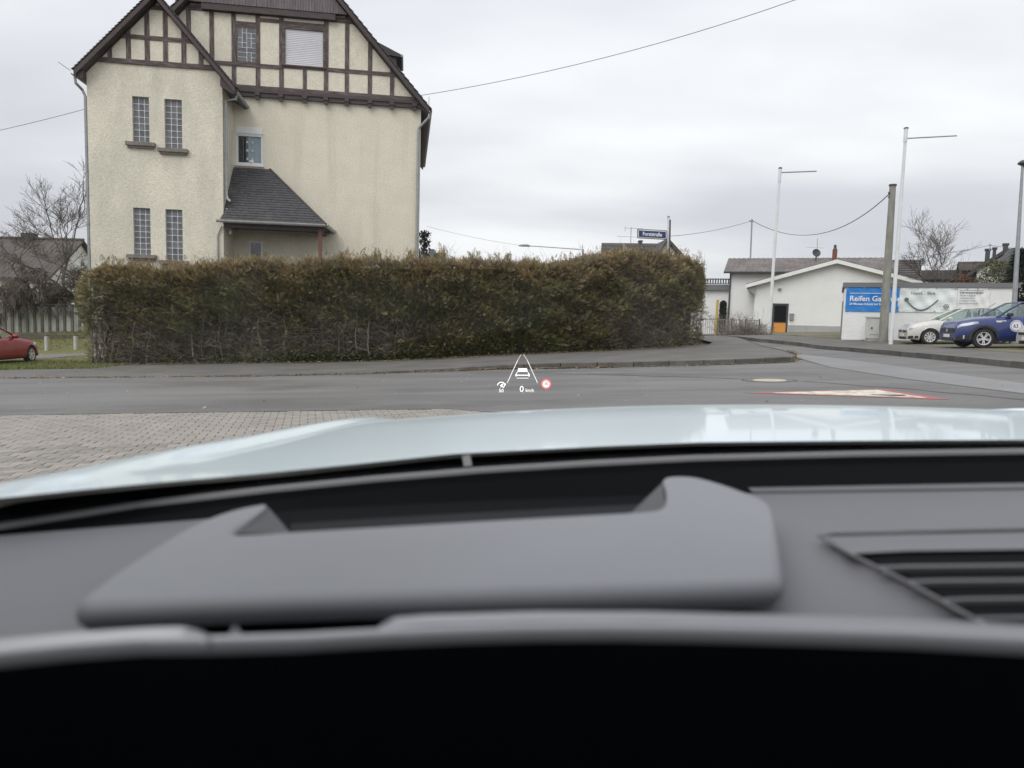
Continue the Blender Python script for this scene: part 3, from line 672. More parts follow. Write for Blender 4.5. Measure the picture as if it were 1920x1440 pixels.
MB().box(u0-.05, u0, -.06, 0, z0-.04, z1+.03).box(u1, u1+.05, -.06, 0, z0-.04, z1+.03).box(u0, u1, -.06, 0, z0-.05, z0).box(u0, u1, -.06, 0, z1, z1+.04).build('frame', M_['timber'], wn)
# roller shutter window
u0, u1, z0, z1 = wsh
mb = MB(); mb.box(u0-.0, u0+.10, -.085, 0, z0, z1).box(u1-.10, u1, -.085, 0, z0, z1).box(u0+.1, u1-.1, -.085, 0, z1-.1, z1).box(u0-.04, u1+.04, -.11, 0, z0-.05, z0)
wn = hbuild(mb, 'shutter_window', 'timber_h')
mb = MB(); k_ = 0; z = z0+.01; ns = 20; dz = (z1-.1-z0-.01)/ns
for k_ in range(ns):
    za = z0+.01+k_*dz; tilt = .006
    mb.add([(u0+.11, -.022, za), (u1-.11, -.022, za), (u1-.11, -.034, za+.3*dz), (u0+.11, -.034, za+.3*dz), (u1-.11, -.034, za+.75*dz), (u0+.11, -.034, za+.75*dz), (u1-.11, -.022, za+dz), (u0+.11, -.022, za+dz)], [(0, 1, 2, 3), (3, 2, 4, 5), (5, 4, 6, 7)])
tag(mb.build('roller_shutter', M_['shutter'], wn), kind='stuff')
# plain windows
def plain_window(r, name, box_h, curtain=True):
    u0, u1, z0, z1 = r
    mb = MB(); t_ = .075; zt_ = z1-box_h
    mb.box(u0, u0+t_, .02, .10, z0, zt_).box(u1-t_, u1, .02, .10, z0, zt_).box(u0+t_, u1-t_, .02, .10, z0, z0+t_*1.3).box(u0+t_, u1-t_, .02, .10, zt_-t_, zt_)
    wn = hbuild(mb, name, 'white')
    MB().box(u0+t_, u1-t_, .05, .058, z0+t_, zt_-t_).build('pane', M_['glass'], wn)
    MB().box(u0+.01, u1-.01, .152, .156, z0+.01, z1-.01).build('interior', M_['room'], wn)
    if box_h:
        MB().box(u0+.005, u1-.005, -.015, .10, zt_, z1-.005).build('shutter_box', M_['white'], wn)
        MB().box(u0+.03, u1-.03, -.002, .03, zt_-.11, zt_-.005).build('shutter_slats', M_['shutter'], wn)
        MB().box(u0-.05, u1+.05, -.09, .02, z0-.06, z0-.005).build('window_sill', M_['white'], wn)
    if curtain:
        ul = u0+t_+(u1-u0-2*t_)*.42
        rows = [[(ul+(u1-t_-ul)*k/16, .10+.012*math.sin(k*1.9), z) for k in range(17)] for z in (z0+.08, zt_-.06)]
        MB().grid(rows).build('curtain', M_['curtain'], wn)
        ll = []
        for j in range(3):
            for i in range(2):
                mb = MB(); cu, cz = ul-.03+.2*i, zt_-.36-.33*j
                mb.lathe([(0, .0), (.05, .0), (.028, .09), (0, .11)], 8, Matrix.Translation((cu, .085, cz))); mb.build('ornament', M_['white'], wn)
        MB().lathe([(0, 0), (.11, 0), (.09, .09), (0, .13)], 10, Matrix.Translation((ul+.13, .085, z0+.11))).build('ornament', M_['white'], wn)
    return wn
plain_window(wmid, 'window', .27)
plain_window(wdoor, 'door_window', 0, False)
# porch
pt0, pt1 = FA.uz(436, 314, -.02), FA.uz(506, 317, -.02); PV = WV-.25
pb0, pb1 = FA.uz(412, 411, PV), FA.uz(611, 421, PV)
zt_, zb_ = (pt0[1]+pt1[1])/2, (pb0[1]+pb1[1])/2; uA, uB = max(pt0[0], wuR+.02), pt1[0]; uC, uD = pb0[0], pb1[0]
def porch_pt(u, t): return (u, -.02+(PV+.02)*t, zt_+(zb_-zt_)*t)
mb = MB()
P4 = [porch_pt(wuR+.02, 0), porch_pt(uB, 0), porch_pt(uD, 1), porch_pt(wuR+.02, 1)]
mb.prism(P4, (0, 0, -.1)); hipb = (uD+.05, 0.0, zb_-.02); mb.prism([porch_pt(uB, 0), porch_pt(uD, 1), hipb], (0, 0, -.1))
mb.prism([porch_pt(uC, 1), porch_pt(wuR+.02, 1), porch_pt(wuR+.02, .86), porch_pt(uC+.1, .86)], (0, 0, -.08))
porch = hbuild(mb, 'porch_roof', 'slate')
mb = MB(); nr = 22; nrm = Vector((0, -(zt_-zb_), -(PV+.02))).normalized(); nrm = nrm if nrm.z > 0 else -nrm
for j in range(nr):
    t0, t1 = j/nr, min(1.0, (j+1.15)/nr)
    ul = wuR+.03; ur_ = uB+(uD-uB)*t0
    u = ul - .15*(j % 2); 
    while u < ur_:
        a, b = max(u+.006, ul), min(u+.294, uB+(uD-uB)*(t0+t1)/2)
        if b > a+.03:
            A, B, C, D = (Vector(porch_pt(q_, t)) for q_, t in ((a, t0), (b, t0), (b, t1), (a, t1)))
            h0, h1 = .006, .024+random.uniform(0, .006)
            mb.add([A+nrm*h0, B+nrm*h0, C+nrm*h1, D+nrm*h1, D, C], [(0, 1, 2, 3), (3, 2, 5, 4)])
        u += .30
tag(mb.build('slates', M_['slate'], porch), kind='stuff')
mb = MB(); mb.tube([porch_pt(uB, 0), porch_pt(uD, 1)], .055, 6); mb.build('hip_ridge', M_['rooftile'], porch)
gut = MB(); soff=None
def halfgutter(mb, a, b, r=.105):
    a, b = Vector(a), Vector(b); d = (b-a).normalized(); s_ = d.cross(Vector((0, 0, 1))).normalized()
    rows = [[p + s_*(rr*math.cos(t)) + Vector((0, 0, rr*math.sin(t))) for rr, t in [(r, math.pi+math.pi*k/7) for k in range(8)] + [(r*.85, 2*math.pi-math.pi*k/7) for k in range(8)]] for p in (a, b)]
    mb.grid(rows)
g0_ = Vector(porch_pt(uC-.1, 1)); g1_ = Vector(porch_pt(uD, 1)); off = Vector((0, -.06, -.01))
halfgutter(gut, g0_+off, g1_+off); halfgutter(gut, g1_+off, Vector(hipb)+Vector((.06, 0, 0)))
hbuild(gut, 'porch_gutter', 'gutter')
mb = MB()
for k_ in range(6): p = (g0_+off).lerp(g1_+off, (k_+.5)/6); mb.box(p.x-.012, p.x+.012, p.y-.085, p.y+.02, p.z-.085, p.z+.02)
hbuild(mb, 'gutter_bracket', 'dark')
pu = FA.uz(600.5, 450, PV+.25)[0]
hbuild(MB().box(pu-.07, pu+.07, PV+.18, PV+.32, ZB, zb_-.12), 'porch_post', 'red_post')
hbuild(MB().box(wuR+.02, uD-.1, PV+.2, PV+.3, zb_-.26, zb_-.12), 'porch_beam', 'fascia'); hbuild(MB().box(pu-.05, pu+.05, PV+.3, 0, zb_-.26, zb_-.12), 'porch_beam', 'fascia')
bz = zb_-.13
hbuild(MB().prism([(wuR+.02, PV+.1, bz), (uD-.05, PV+.1, bz), (uD-.05, 0, bz), (wuR+.02, 0, bz)], (0, 0, .03)), 'porch_ceiling', 'fascia')
nu, nz_ = FA.uz(533, 469.5, -.01)
mb = MB(); text_mb(mb, '23', Matrix.Translation((nu, -.004, nz_)) @ Matrix.Rotation(R(90), 4, 'X'), .30, .006, squash=.8, bold=-.004); hbuild(mb, 'house_number', 'signwhite')
lz = FA.uz(424, 437, WV+.6)[1]
hbuild(MB().lathe([(0, .14), (.05, .13), (.075, .06), (.05, -.04), (0, -.06)], 12, Matrix.Translation((wuR+.13, WV+.5, lz))).box(wuR, wuR+.12, WV+.47, WV+.53, lz+.12, lz+.16), 'porch_lamp', 'white')
# rainwater goods
mb = MB(); halfgutter(mb, (wl[0]-.02, OW, wl[1]-.12), (wl[0]-.02, 4, wl[1]-.12), .08)
dp = FA.uz(163, 180, WV+.02); dq = FA.uz(169.5, 520, WV+.02); ux = wuL-.07
mb.tube([(wl[0]-.02, OW+.15, wl[1]-.19), (wl[0]-.0, OW+.15, wl[1]-.42), (ux-.1, WV+.03, wing_z(wuL)-.62), (ux, WV+.03, wing_z(wuL)-.85), (ux, WV+.03, ZB)], .052, 8)
for z in (7.2, 4.4, 1.6): mb.lathe([(.062, -.03), (.062, .03)], 8, Matrix.Translation((ux, WV+.03, z)))
hbuild(mb, 'downpipe', 'zinc', smooth=True)
mb = MB(); halfgutter(mb, (wr[0]+.02, OW, wr[1]-.12), (wr[0]+.02, 0, wr[1]-.12), .08)
zend = FA.uz(424, 378, WV+.1)[1]; ux = wuR+.10
mb.tube([(wr[0], OW+.3, wr[1]-.19), (wr[0]-.03, OW+.3, wr[1]-.35), (ux, WV+.12, wing_z(wuR)-.75), (ux, WV+.12, zend+.25), (ux+.03, WV+.10, zend+.12), (ux+.16, WV+.02, zend)], .05, 8)
for z in (7.3, 5.2): mb.lathe([(.06, -.03), (.06, .03)], 8, Matrix.Translation((ux, WV+.12, z)))
hbuild(mb, 'downpipe', 'zinc', smooth=True)
mb = MB(); halfgutter(mb, (eaveR[0]+.04, OV, eaveR[1]-.06), (eaveR[0]+.04, 10.5, eaveR[1]-.06), .085)
zb2 = FA.uz(782, 245, -.05)[1]
mb.tube([(eaveR[0]+.03, OV+.1, eaveR[1]-.12), (eaveR[0]-.02, OV+.1, eaveR[1]-.36), (-.08, -.08, zb2+.1), (-.10, -.08, zb2-.12), (-.10, -.08, ZB)], .055, 8)
for z in (6.6, 4.6, 2.2): mb.lathe([(.066, -.03), (.066, .03)], 8, Matrix.Translation((-.10, -.08, z)))
hbuild(mb, 'downpipe', 'zinc', smooth=True)
sx = FA.uz(411, 440, WV-.04)
mb = MB(); mb.tube([(sx[0]+.1, WV-.05, FA.uz(411, 424, WV)[1]), (sx[0], WV-.05, FA.uz(411, 434, WV)[1]), (sx[0]-.05, WV-.05, FA.uz(407, 441, WV)[1]), (sx[0]-.06, WV-.05, ZB)], .028, 6); hbuild(mb, 'overflow_pipe', 'zinc')
mb = MB(); mb.tube([(wl[0]-.1, OW, wl[1]-.05), (wl[0]-.5, OW, wl[1]+.22)], .012, 4); mb.tube([(eaveR[0]-.02, OV, eaveR[1]), (eaveR[0]-.02, OV, eaveR[1]+.45)], .014, 4); hbuild(mb, 'lightning_rod', 'dark')

# ------------------------------------------------------------------ hedge
hs = resample(HB, 0.1); NH = len(hs)
HPx = np.array([[p.x, p.y] for p in hs])
tg = np.gradient(HPx, axis=0); tg /= np.linalg.norm(tg, axis=1)[:, None]; nrm_h = np.column_stack([tg[:, 1], -tg[:, 0]])
DEP = 1.9
topx = [130, 165, 200, 240, 300, 340, 400, 425, 440, 480, 560, 640, 720, 780, 860, 960, 1000, 1060, 1110, 1170, 1230, 1280, 1310, 1330]
topy = [535, 520, 507, 500, 513, 508, 503, 490, 500, 492, 499, 490, 492, 493, 492, 496, 500, 497, 484, 477, 480, 489, 510, 535]
hz_top, hz_bot = [], []
for p, n_ in zip(HPx, nrm_h):
    c = p - n_*0.7; zt_ = 3.2
    for _ in range(3):
        px, py = proj(Vector((c[0], c[1], zt_))); zt_ = at(px, np.interp(px, topx, topy), c[1]).z
    hz_top.append(zt_); hz_bot.append(gz(p[0], p[1])+liftA(p[0], p[1]))
hz_top, hz_bot = np.array(hz_top), np.array(hz_bot)
rg = np.random.default_rng(5)
def lump(s, h): return 0.23*np.sin(s*1.7+2*h)*np.sin(h*5+s*.6) + 0.10*np.sin(s*4.3+1.3)*np.sin(h*9+s*2.1) + 0.05*np.sin(s*9.1+h*14)
def lerp_path(A, s): i = np.clip(s/0.1, 0, NH-1.001); k = i.astype(int); t = i-k; return A[k]*(1-t)[:, None]+A[k+1]*t[:, None] if A.ndim > 1 else A[k]*(1-t)+A[k+1]*t
LEN = (NH-1)*0.1
pos, dirs, hh, ss, kind_ = [], [], [], [], []
def emit(s, h, depth_frac, outx, up, kindv):
    pass
def front(n, jit):
    s = rg.random(n)*LEN; h = rg.random(n)**0.9
    p = lerp_path(HPx, s); nn_ = lerp_path(nrm_h, s); zb, zt_ = lerp_path(hz_bot, s), lerp_path(hz_top, s)
    bulge = 0.30*np.sin(np.pi*np.clip(h, 0, 1)**0.8) - 0.35*np.clip(h-0.85, 0, 1)/0.15 - 0.05
    dep = lump(s, h*3) + bulge - np.abs(rg.normal(0, jit, n))
    P = np.column_stack([p+nn_*dep[:, None], zb+h*(zt_-zb)]); D = np.column_stack([nn_, np.full(n, 0.30)])
    return P, D, s, h
def top(n):
    s = rg.random(n)*LEN; d = rg.random(n)*DEP; p = lerp_path(HPx, s)-lerp_path(nrm_h, s)*d[:, None]
    zt_ = lerp_path(hz_top, s) - 0.25*((d-0.8)/0.9)**2 + 0.10*np.sin(s*3.1+d*4)+0.05*np.sin(s*8)-np.abs(rg.normal(0, .10, n))
    return np.column_stack([p, zt_]), np.column_stack([lerp_path(nrm_h, s)*0.35, np.full(n, 0.9)]), s, np.ones(n)
def cap(n, end):
    i = 0 if end < 0 else NH-1
    h = rg.random(n); d = rg.random(n)*DEP; r_ = (0.95 if end < 0 else 1.15)*np.sin(np.pi*np.clip(d/DEP, .05, .95))**.6*np.where(h > .28, 1, .45 if end < 0 else .9)*np.where(h > .85, 1-(h-.85)*3, 1)
    r_ = r_*(0.85+0.25*np.sin(h*9+d*3)) - np.abs(rg.normal(0, .12, n))
    p = HPx[i] - nrm_h[i]*d[:, None] + end*tg[i]*r_[:, None]
    return np.column_stack([p, hz_bot[i]+h*(hz_top[i]-hz_bot[i])]), np.column_stack([np.tile(end*tg[i], (n, 1)), np.full(n, .3)]), np.full(n, 0 if end < 0 else LEN), h
parts_ = [front(54000, .12), front(9000, .30), top(17000), cap(4200, -1), cap(9500, 1)]
def shoots(n):
    s = rg.random(n)*LEN; s = s+.35*np.sin(s*5.3); s = np.clip(s, 0, LEN); d = rg.random(n)*1.3-.15
    hgt = rg.random(n)**2*.42*(0.5+.5*np.sin(s*2.9)**2)
    return np.column_stack([lerp_path(HPx, s)-lerp_path(nrm_h, s)*d[:, None], lerp_path(hz_top, s)-.08+hgt]), np.column_stack([lerp_path(nrm_h, s)*.1, np.full(n, 1.0)]), s, np.ones(n)
parts_.append(shoots(4200))
P, D, s_, h_ = (np.concatenate([q_[i] for q_ in parts_]) for i in range(4))
nz1 = np.sin(s_*2.3)*np.sin(h_*7+s_*.7)+.6*np.sin(s_*5.1+h_*11)
bare = np.clip(1.0-h_/np.where(s_ < 11.0, 0.50+0.08*nz1, np.where(s_ > 19, 0.52+.1*nz1, 0.10+.05*nz1)), 0, 1)
bare = np.where(s_ < 0.3, np.clip(1-h_/.4, 0, 1), bare)
keep = rg.random(len(P)) > np.clip(bare*2.6, 0, 0.74)
P, D, s_, h_, nz1 = P[keep], D[keep], s_[keep], h_[keep], nz1[keep]; n = len(P)
D = D + rg.normal(0, .42, (n, 3)) + np.array([0, 0, .05]); D /= np.linalg.norm(D, axis=1)[:, None]
up = rg.normal(0, 1, (n, 3)); Y = np.cross(up, D); Y /= np.linalg.norm(Y, axis=1)[:, None]; Z = np.cross(D, Y)
size = (0.09+0.13*rg.random(n)**1.5)*np.where(rg.random(n)<.04, 1.7, 1)
lf = [(0.0, 0.0, 0.0, .0)]
quads = []
for k_ in range(4):
    t0 = 0.10+0.20*k_; ln = 0.42*(1-.12*k_); 
    for sg in (-1, 1):
        a = R(42); ax, ay = math.cos(a), sg*math.sin(a)
        b0 = np.array([t0, 0, -0.06*t0]); d_ = np.array([ax, ay, -.12]); pd = np.array([-ay, ax, 0])*.048
        quads.append([b0-pd*.4, b0+d_*ln*.5-pd, b0+d_*ln, b0+d_*ln*.5+pd])
b0 = np.array([.7, 0, -.05]); quads.append([b0+[0, -.04, 0], b0+[.25, -.05, 0], b0+[.45, 0, -.03], b0+[.25, .05, 0]])
Q = np.array(quads).reshape(-1, 3); nq = len(quads)
V = P[:, None, :] + size[:, None, None]*(Q[None, :, 0:1]*D[:, None, :]+Q[None, :, 1:2]*Y[:, None, :]+Q[None, :, 2:3]*Z[:, None, :])
gold = np.clip((h_-.66)/.34, 0, 1)*.70 + .30*(nz1 > .45) + rg.normal(0, .16, n); gold = np.clip(gold, 0, 1)[:, None]
green = np.array([.178, .190, .074])*(1-.60*rg.random((n, 1)))*(1+.28*np.sin(s_*2.1+1.7*np.sin(h_*5))*np.sin(h_*6.5+s_*1.3))[:, None] + np.array([.012, .004, .0])*np.sin(s_*1.1)[:, None]
gold_c = np.array([.38, .275, .125])*(1-.45*rg.random((n, 1)))
dead = (rg.random(n) < np.where(s_ > 17.5, .30, .12))[:, None]
c = green*(1-gold)+gold_c*gold; c = np.where(dead, np.array([.22, .165, .115])*(0.6+.7*rg.random((n, 1))), c)
c4 = np.repeat(c[:, None, :], nq*4, 1); tipw = np.tile(np.array([.8, 1, 1.25, 1]), nq)[None, :, None]; c4 = np.clip(c4*tipw, 0, 1)
fol_V, fol_F, fol_C = V.reshape(-1, 3), np.arange(n*nq*4).reshape(-1, 4), c4.reshape(-1, 3)
hedge = thing('hedge', 'long overgrown conifer hedge with browned top and bare woody foot in front of the house', 'hedge', (HB[3][0], HB[3][1], gz(*HB[3])))
np_mesh('foliage', fol_V, fol_F, M_['hedge'], hedge, True, fol_C)
# twiggy core
rows = []
for t in np.linspace(0, 1, 9):
    a = 2*math.pi*0
    rows.append(None)
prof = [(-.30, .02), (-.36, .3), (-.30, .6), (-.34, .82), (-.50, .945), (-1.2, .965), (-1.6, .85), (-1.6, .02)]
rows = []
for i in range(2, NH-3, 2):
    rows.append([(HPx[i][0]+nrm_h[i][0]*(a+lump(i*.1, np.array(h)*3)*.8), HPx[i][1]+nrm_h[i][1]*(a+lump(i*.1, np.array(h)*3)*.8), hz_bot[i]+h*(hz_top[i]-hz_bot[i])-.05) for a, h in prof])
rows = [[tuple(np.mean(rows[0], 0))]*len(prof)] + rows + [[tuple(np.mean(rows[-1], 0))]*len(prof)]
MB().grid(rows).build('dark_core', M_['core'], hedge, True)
mb = MB()
rr = random.Random(11)
def twig(p, d, L, r, depth):
    pts = [p]; 
    for k_ in range(4): d = (d + Vector((rr.gauss(0, .22), rr.gauss(0, .22), rr.gauss(0, .18)))).normalized(); pts.append(pts[-1]+d*L/4)
    mb.tube(pts, [r*(1-.18*k_) for k_ in range(5)], 3, False)
    if depth:
        for _ in range(3): twig(pts[rr.randint(1, 4)], (d+Vector((rr.gauss(0, .8), rr.gauss(0, .8), rr.gauss(0, .6)))).normalized(), L*.6, r*.6, depth-1)
for _ in range(1500):
    s = rr.choice((rr.uniform(0, 11.5), rr.uniform(0, 11.5), rr.uniform(17.5, LEN))); i = min(NH-1, int(s/.1)); h = rr.random()**1.2*.52
    nv = Vector((nrm_h[i][0], nrm_h[i][1], 0)); tv = Vector((tg[i][0], tg[i][1], 0))
    p = Vector((HPx[i][0], HPx[i][1], hz_bot[i]+h*(hz_top[i]-hz_bot[i]))) - nv*rr.uniform(.10, .35)
    twig(p, (nv*rr.uniform(.2, 1.0)+tv*rr.gauss(0, .7)+Vector((0, 0, rr.uniform(-.1, 1.1)))).normalized(), rr.uniform(.35, .9), rr.uniform(.005, .011), 1)
for _ in range(520):                         # loose shoots over the clipped top
    s = rr.uniform(0, LEN); i = min(NH-1, int(s/.1)); d_ = rr.uniform(-.2, 1.2)
    p = Vector((HPx[i][0]-nrm_h[i][0]*d_, HPx[i][1]-nrm_h[i][1]*d_, hz_top[i]-.12)); twig(p, Vector((rr.gauss(0, .45), rr.gauss(0, .3), 1)).normalized(), rr.choice((.25, .3, .4, .65)), .006, 1)
for k_ in range(34):
    s = rr.uniform(0.0, .9) if k_ < 14 else rr.uniform(.5, 11); i = min(NH-1, int(s/.1)); nv = Vector((nrm_h[i][0], nrm_h[i][1], 0))
    p = Vector((HPx[i][0], HPx[i][1], hz_bot[i]-.05))-nv*rr.uniform(-.1, .3); pts = [p]
    for j in range(5): pts.append(pts[-1]+Vector((rr.gauss(0, .07), rr.gauss(0, .07), rr.uniform(.25, .4))))
    r_ = rr.uniform(.012, .03) if k_ >= 14 else rr.uniform(.02, .05); mb.tube(pts, [r_*(1-.12*j) for j in range(6)], 5, False)
tag(mb.build('bare_branches', M_['twig'], hedge, True), kind='stuff')
# ivy and weeds along the hedge foot
n = 5200; sI = rg.random(n)*LEN; sI = np.where(rg.random(n) < .6, np.clip(rg.normal(8.5, 2.6, n), 0, LEN), sI)
pI = lerp_path(HPx, sI)+lerp_path(nrm_h, sI)*(rg.random(n)*.55-.1)[:, None]; zI = lerp_path(hz_bot, sI)+rg.random(n)**2*.42
PI_ = np.column_stack([pI, zI]); k = rg.random((n, 1))
scatter_quads(PI_, .035, np.array([.06, .10, .025])*(1-k)+np.array([.12, .13, .05])*k, 'undergrowth', M_['grass'])

# ------------------------------------------------------------------ bare trees and shrubs
def bare_tree(name, label, cat, base, height, spread, seed, levels=5, trunk_r=.12, lean=(0, 0), droop=0.0, mat='bark', group=None, fork=.28, density=3):
    r_ = random.Random(seed); t = thing(name, label, cat, base, 0, group)
    tr, br, tw = MB(), MB(), MB()
    def grow(p, d, L, rad, lev):
        pts = [p]; ns = 4
        for k_ in range(ns):
            d = (d + Vector((r_.gauss(0, .13), r_.gauss(0, .13), r_.gauss(0, .08) - (droop*(levels-lev)*.25 if lev < levels-1 else 0)))).normalized(); pts.append(pts[-1]+d*L/ns)
        tgt = tr if lev == levels else (br if lev > 1 else tw)
        tgt.tube(pts, [max(.0065, rad*(1-.11*k_)) for k_ in range(ns+1)], 6 if lev >= levels-1 else (4 if lev > 1 else 3), False)
        if lev == 0: return
        for k_ in range(density + (1 if lev <= 2 else 0)):
            i = r_.randint(2, ns) if lev < levels else r_.randint(2, ns)
            ax = Vector((r_.gauss(0, 1), r_.gauss(0, 1), 0)).normalized()
            nd = (d*r_.uniform(.55, 1.0) + ax*spread*r_.uniform(.5, 1.1) + Vector((0, 0, r_.uniform(-.05, .3)))).normalized()
            grow(pts[i], nd, L*r_.uniform(.58, .85), rad*.60, lev-1)
        if lev <= 2:
            for _ in range(2): a_ = pts[r_.randint(1, ns)]; tw.tube([a_, a_+(d+Vector((r_.gauss(0, .9), r_.gauss(0, .9), r_.gauss(0, .4)-droop))).normalized()*L*.7], [.006, .004], 3, False)
        grow(pts[-1], (d+Vector((r_.gauss(0, .2), r_.gauss(0, .2), .1))).normalized(), L*.8, rad*.62, lev-1)
    grow(Vector((0, 0, -.2)), Vector((lean[0], lean[1], 1)).normalized(), height*fork, trunk_r, levels)
    def lk(mb, nm):
        if mb.v: mb.build(nm, M_[mat], t)
    lk(tr, 'trunk'); lk(br, 'branch'); 
    if tw.v: tag(tw.build('twigs', M_[mat], t), kind='stuff')
    return t
p = gd(112, 38); bare_tree('bare_tree', 'tall leafless garden tree with spreading twigs left of the house', 'tree', p, 9.8, .75, 21, 6, .11, (-.05, 0), fork=.275, density=2)
p = gd(70, 37.5)
bare_tree('weeping_tree', 'low weeping leafless tree with dense hanging twigs beside the brown-roofed house', 'tree', gd(104, 37), 5.4, 1.0, 35, 5, .13, (-.15, 0), droop=.30, fork=.30, density=4)
bare_tree('bare_bush', 'dark dense leafless bush close to the drainpipe of the house', 'bush', gd(143, 36.5), 4.6, .6, 41, 5, .09, (.05, 0), droop=.1, fork=.26, density=4)
p = gd(1738, 44); bare_tree('bare_tree', 'leafless fan-shaped tree behind the white garage', 'tree', p, 10.2, .85, 14, 6, .09, (.02, 0), fork=.215, density=2)
for i, (px, d, hgt, sd_, lab) in enumerate(((1292, 36, 4.6, 4, 'thin upright leafless saplings rising behind the right end of the hedge'),)):
    t = thing('sapling', lab, 'sapling', gd(px, d)); mb = MB(); r_ = random.Random(sd_)
    for k_ in range(13):
        x = r_.uniform(-.65, .75); pts = [Vector((x*.8, r_.uniform(-.3, .3), 0))]
        for j in range(5): pts.append(pts[-1]+Vector((r_.gauss(0, .03)+.01*x, r_.gauss(0, .03), hgt*r_.uniform(.75, 1.05)/5)))
        mb.tube(pts, [.014, .012, .010, .008, .006, .004], 4, False)
    mb.build('stems', M_['twig'], t)
def shrub(name, label, cat, base, w_, h_, seed, mat, n=700, leafcol=None, droop=0):
    r_ = random.Random(seed); t = thing(name, label, cat, base); mb = MB()
    for k_ in range(n//12):
        d = Vector((r_.gauss(0, .6*w_/h_), r_.gauss(0, .5), 1)).normalized(); p = Vector((r_.gauss(0, w_*.22), r_.gauss(0, w_*.15), 0)); L = h_*r_.uniform(.6, 1.0)
        pts = [p]
        for j in range(4): d = (d+Vector((r_.gauss(0, .18), r_.gauss(0, .18), -.05))).normalized(); pts.append(pts[-1]+d*L/4)
        mb.tube(pts, [.016, .013, .010, .007, .004], 3, False)
        for q_ in range(7):
            a = pts[r_.randint(1, 4)]; dd = (d+Vector((r_.gauss(0, .7), r_.gauss(0, .7), r_.gauss(0, .5)))).normalized(); mb.tube([a, a+dd*L*.18, a+dd*L*.3+Vector((0, 0, -.03))], [.007, .005, .003], 3, False)
    mb.build('stems', M_[mat], t)
    if leafcol is not None:
        n2 = n*3; g = np.random.default_rng(seed); P = np.column_stack([g.normal(0, w_*.28, n2), g.normal(0, w_*.22, n2), h_*(.15+.85*g.random(n2)**.8)]); P[:, :2] *= (1.1-.5*(P[:, 2:]/h_)**2)
        a = g.random(n2)*6.28; V = np.zeros((n2, 4, 3)); s = .05+.06*g.random(n2); d1 = g.normal(0, 1, (n2, 3)); d1 /= np.linalg.norm(d1, axis=1)[:, None]; d2 = np.cross(d1, g.normal(0, 1, (n2, 3))); d2 /= np.linalg.norm(d2, axis=1)[:, None]
        for k_, (u, v_) in enumerate(((-1, 0), (0, -.5), (1, 0), (0, .5))): V[:, k_] = P+(d1*u+d2*v_)*s[:, None]
        c = np.array(leafcol)*(0.6+.8*g.random((n2, 1))); np_mesh('foliage', V.reshape(-1, 3), np.arange(n2*4).reshape(-1, 4), M_['hedge'], t, False, np.repeat(c, 4, 0))
    return t
shrub('brown_shrub', 'bare brown shrub growing through the low fence by the white building', 'shrub', gd(1385, 41), 2.2, 1.5, 3, 'twig', 1500)
shrub('brown_shrub', 'low tangled brown scrub at the right end of the garden fence', 'shrub', gd(1408, 40.8), 2.0, 1.1, 13, 'twig', 1500)
shrub('olive_shrub', 'olive green shrub below the slate-roofed house at the right', 'shrub', gd(1862, 47), 3.6, 4.6, 5, 'bark', 900, (.085, .085, .03))
shrub('reddish_shrub', 'reddish brown shrub behind the garage roof', 'shrub', gd(1808, 48), 3.0, 3.6, 6, 'bark', 900, (.13, .075, .045))
shrub('brown_shrub', 'dull brown bushes between the leafless tree and the garage roof', 'shrub', gd(1716, 49), 4.2, 3.3, 9, 'bark', 900, (.075, .065, .04))
t = thing('conifer', 'dark green conifer beside the garage at the right edge', 'conifer', gd(1902, 42))
g = np.random.default_rng(12); n = 6500; hgt = 4.9; z = hgt*g.random(n)**1.2; rad_ = (1-z/hgt)*1.35*(.35+.65*g.random(n)**.5)*(1+.25*np.sin(z*9)); a = g.random(n)*6.28
P = np.column_stack([rad_*np.cos(a), rad_*np.sin(a), z]); o1 = np.column_stack([np.cos(a), np.sin(a), -.25+0*a]); o1 += g.normal(0, .25, (n, 3)); o2 = np.cross(o1, g.normal(0, 1, (n, 3))); o2 /= np.linalg.norm(o2, axis=1)[:, None]
V = np.zeros((n, 4, 3)); s = (.10+.12*g.random(n))[:, None]; V[:, 0] = P; V[:, 1] = P+o1*s-o2*s*.22; V[:, 2] = P+o1*s*2; V[:, 3] = P+o1*s+o2*s*.22
np_mesh('foliage', V.reshape(-1, 3), np.arange(n*4).reshape(-1, 4), M_['hedge'], t, False, np.repeat(np.array([.022, .034, .02])*(.6+.9*g.random((n, 1))), 4, 0))
MB().tube([(0, 0, -.1), (0, 0, 4.4)], [.12, .02], 6).build('trunk', M_['bark'], t)

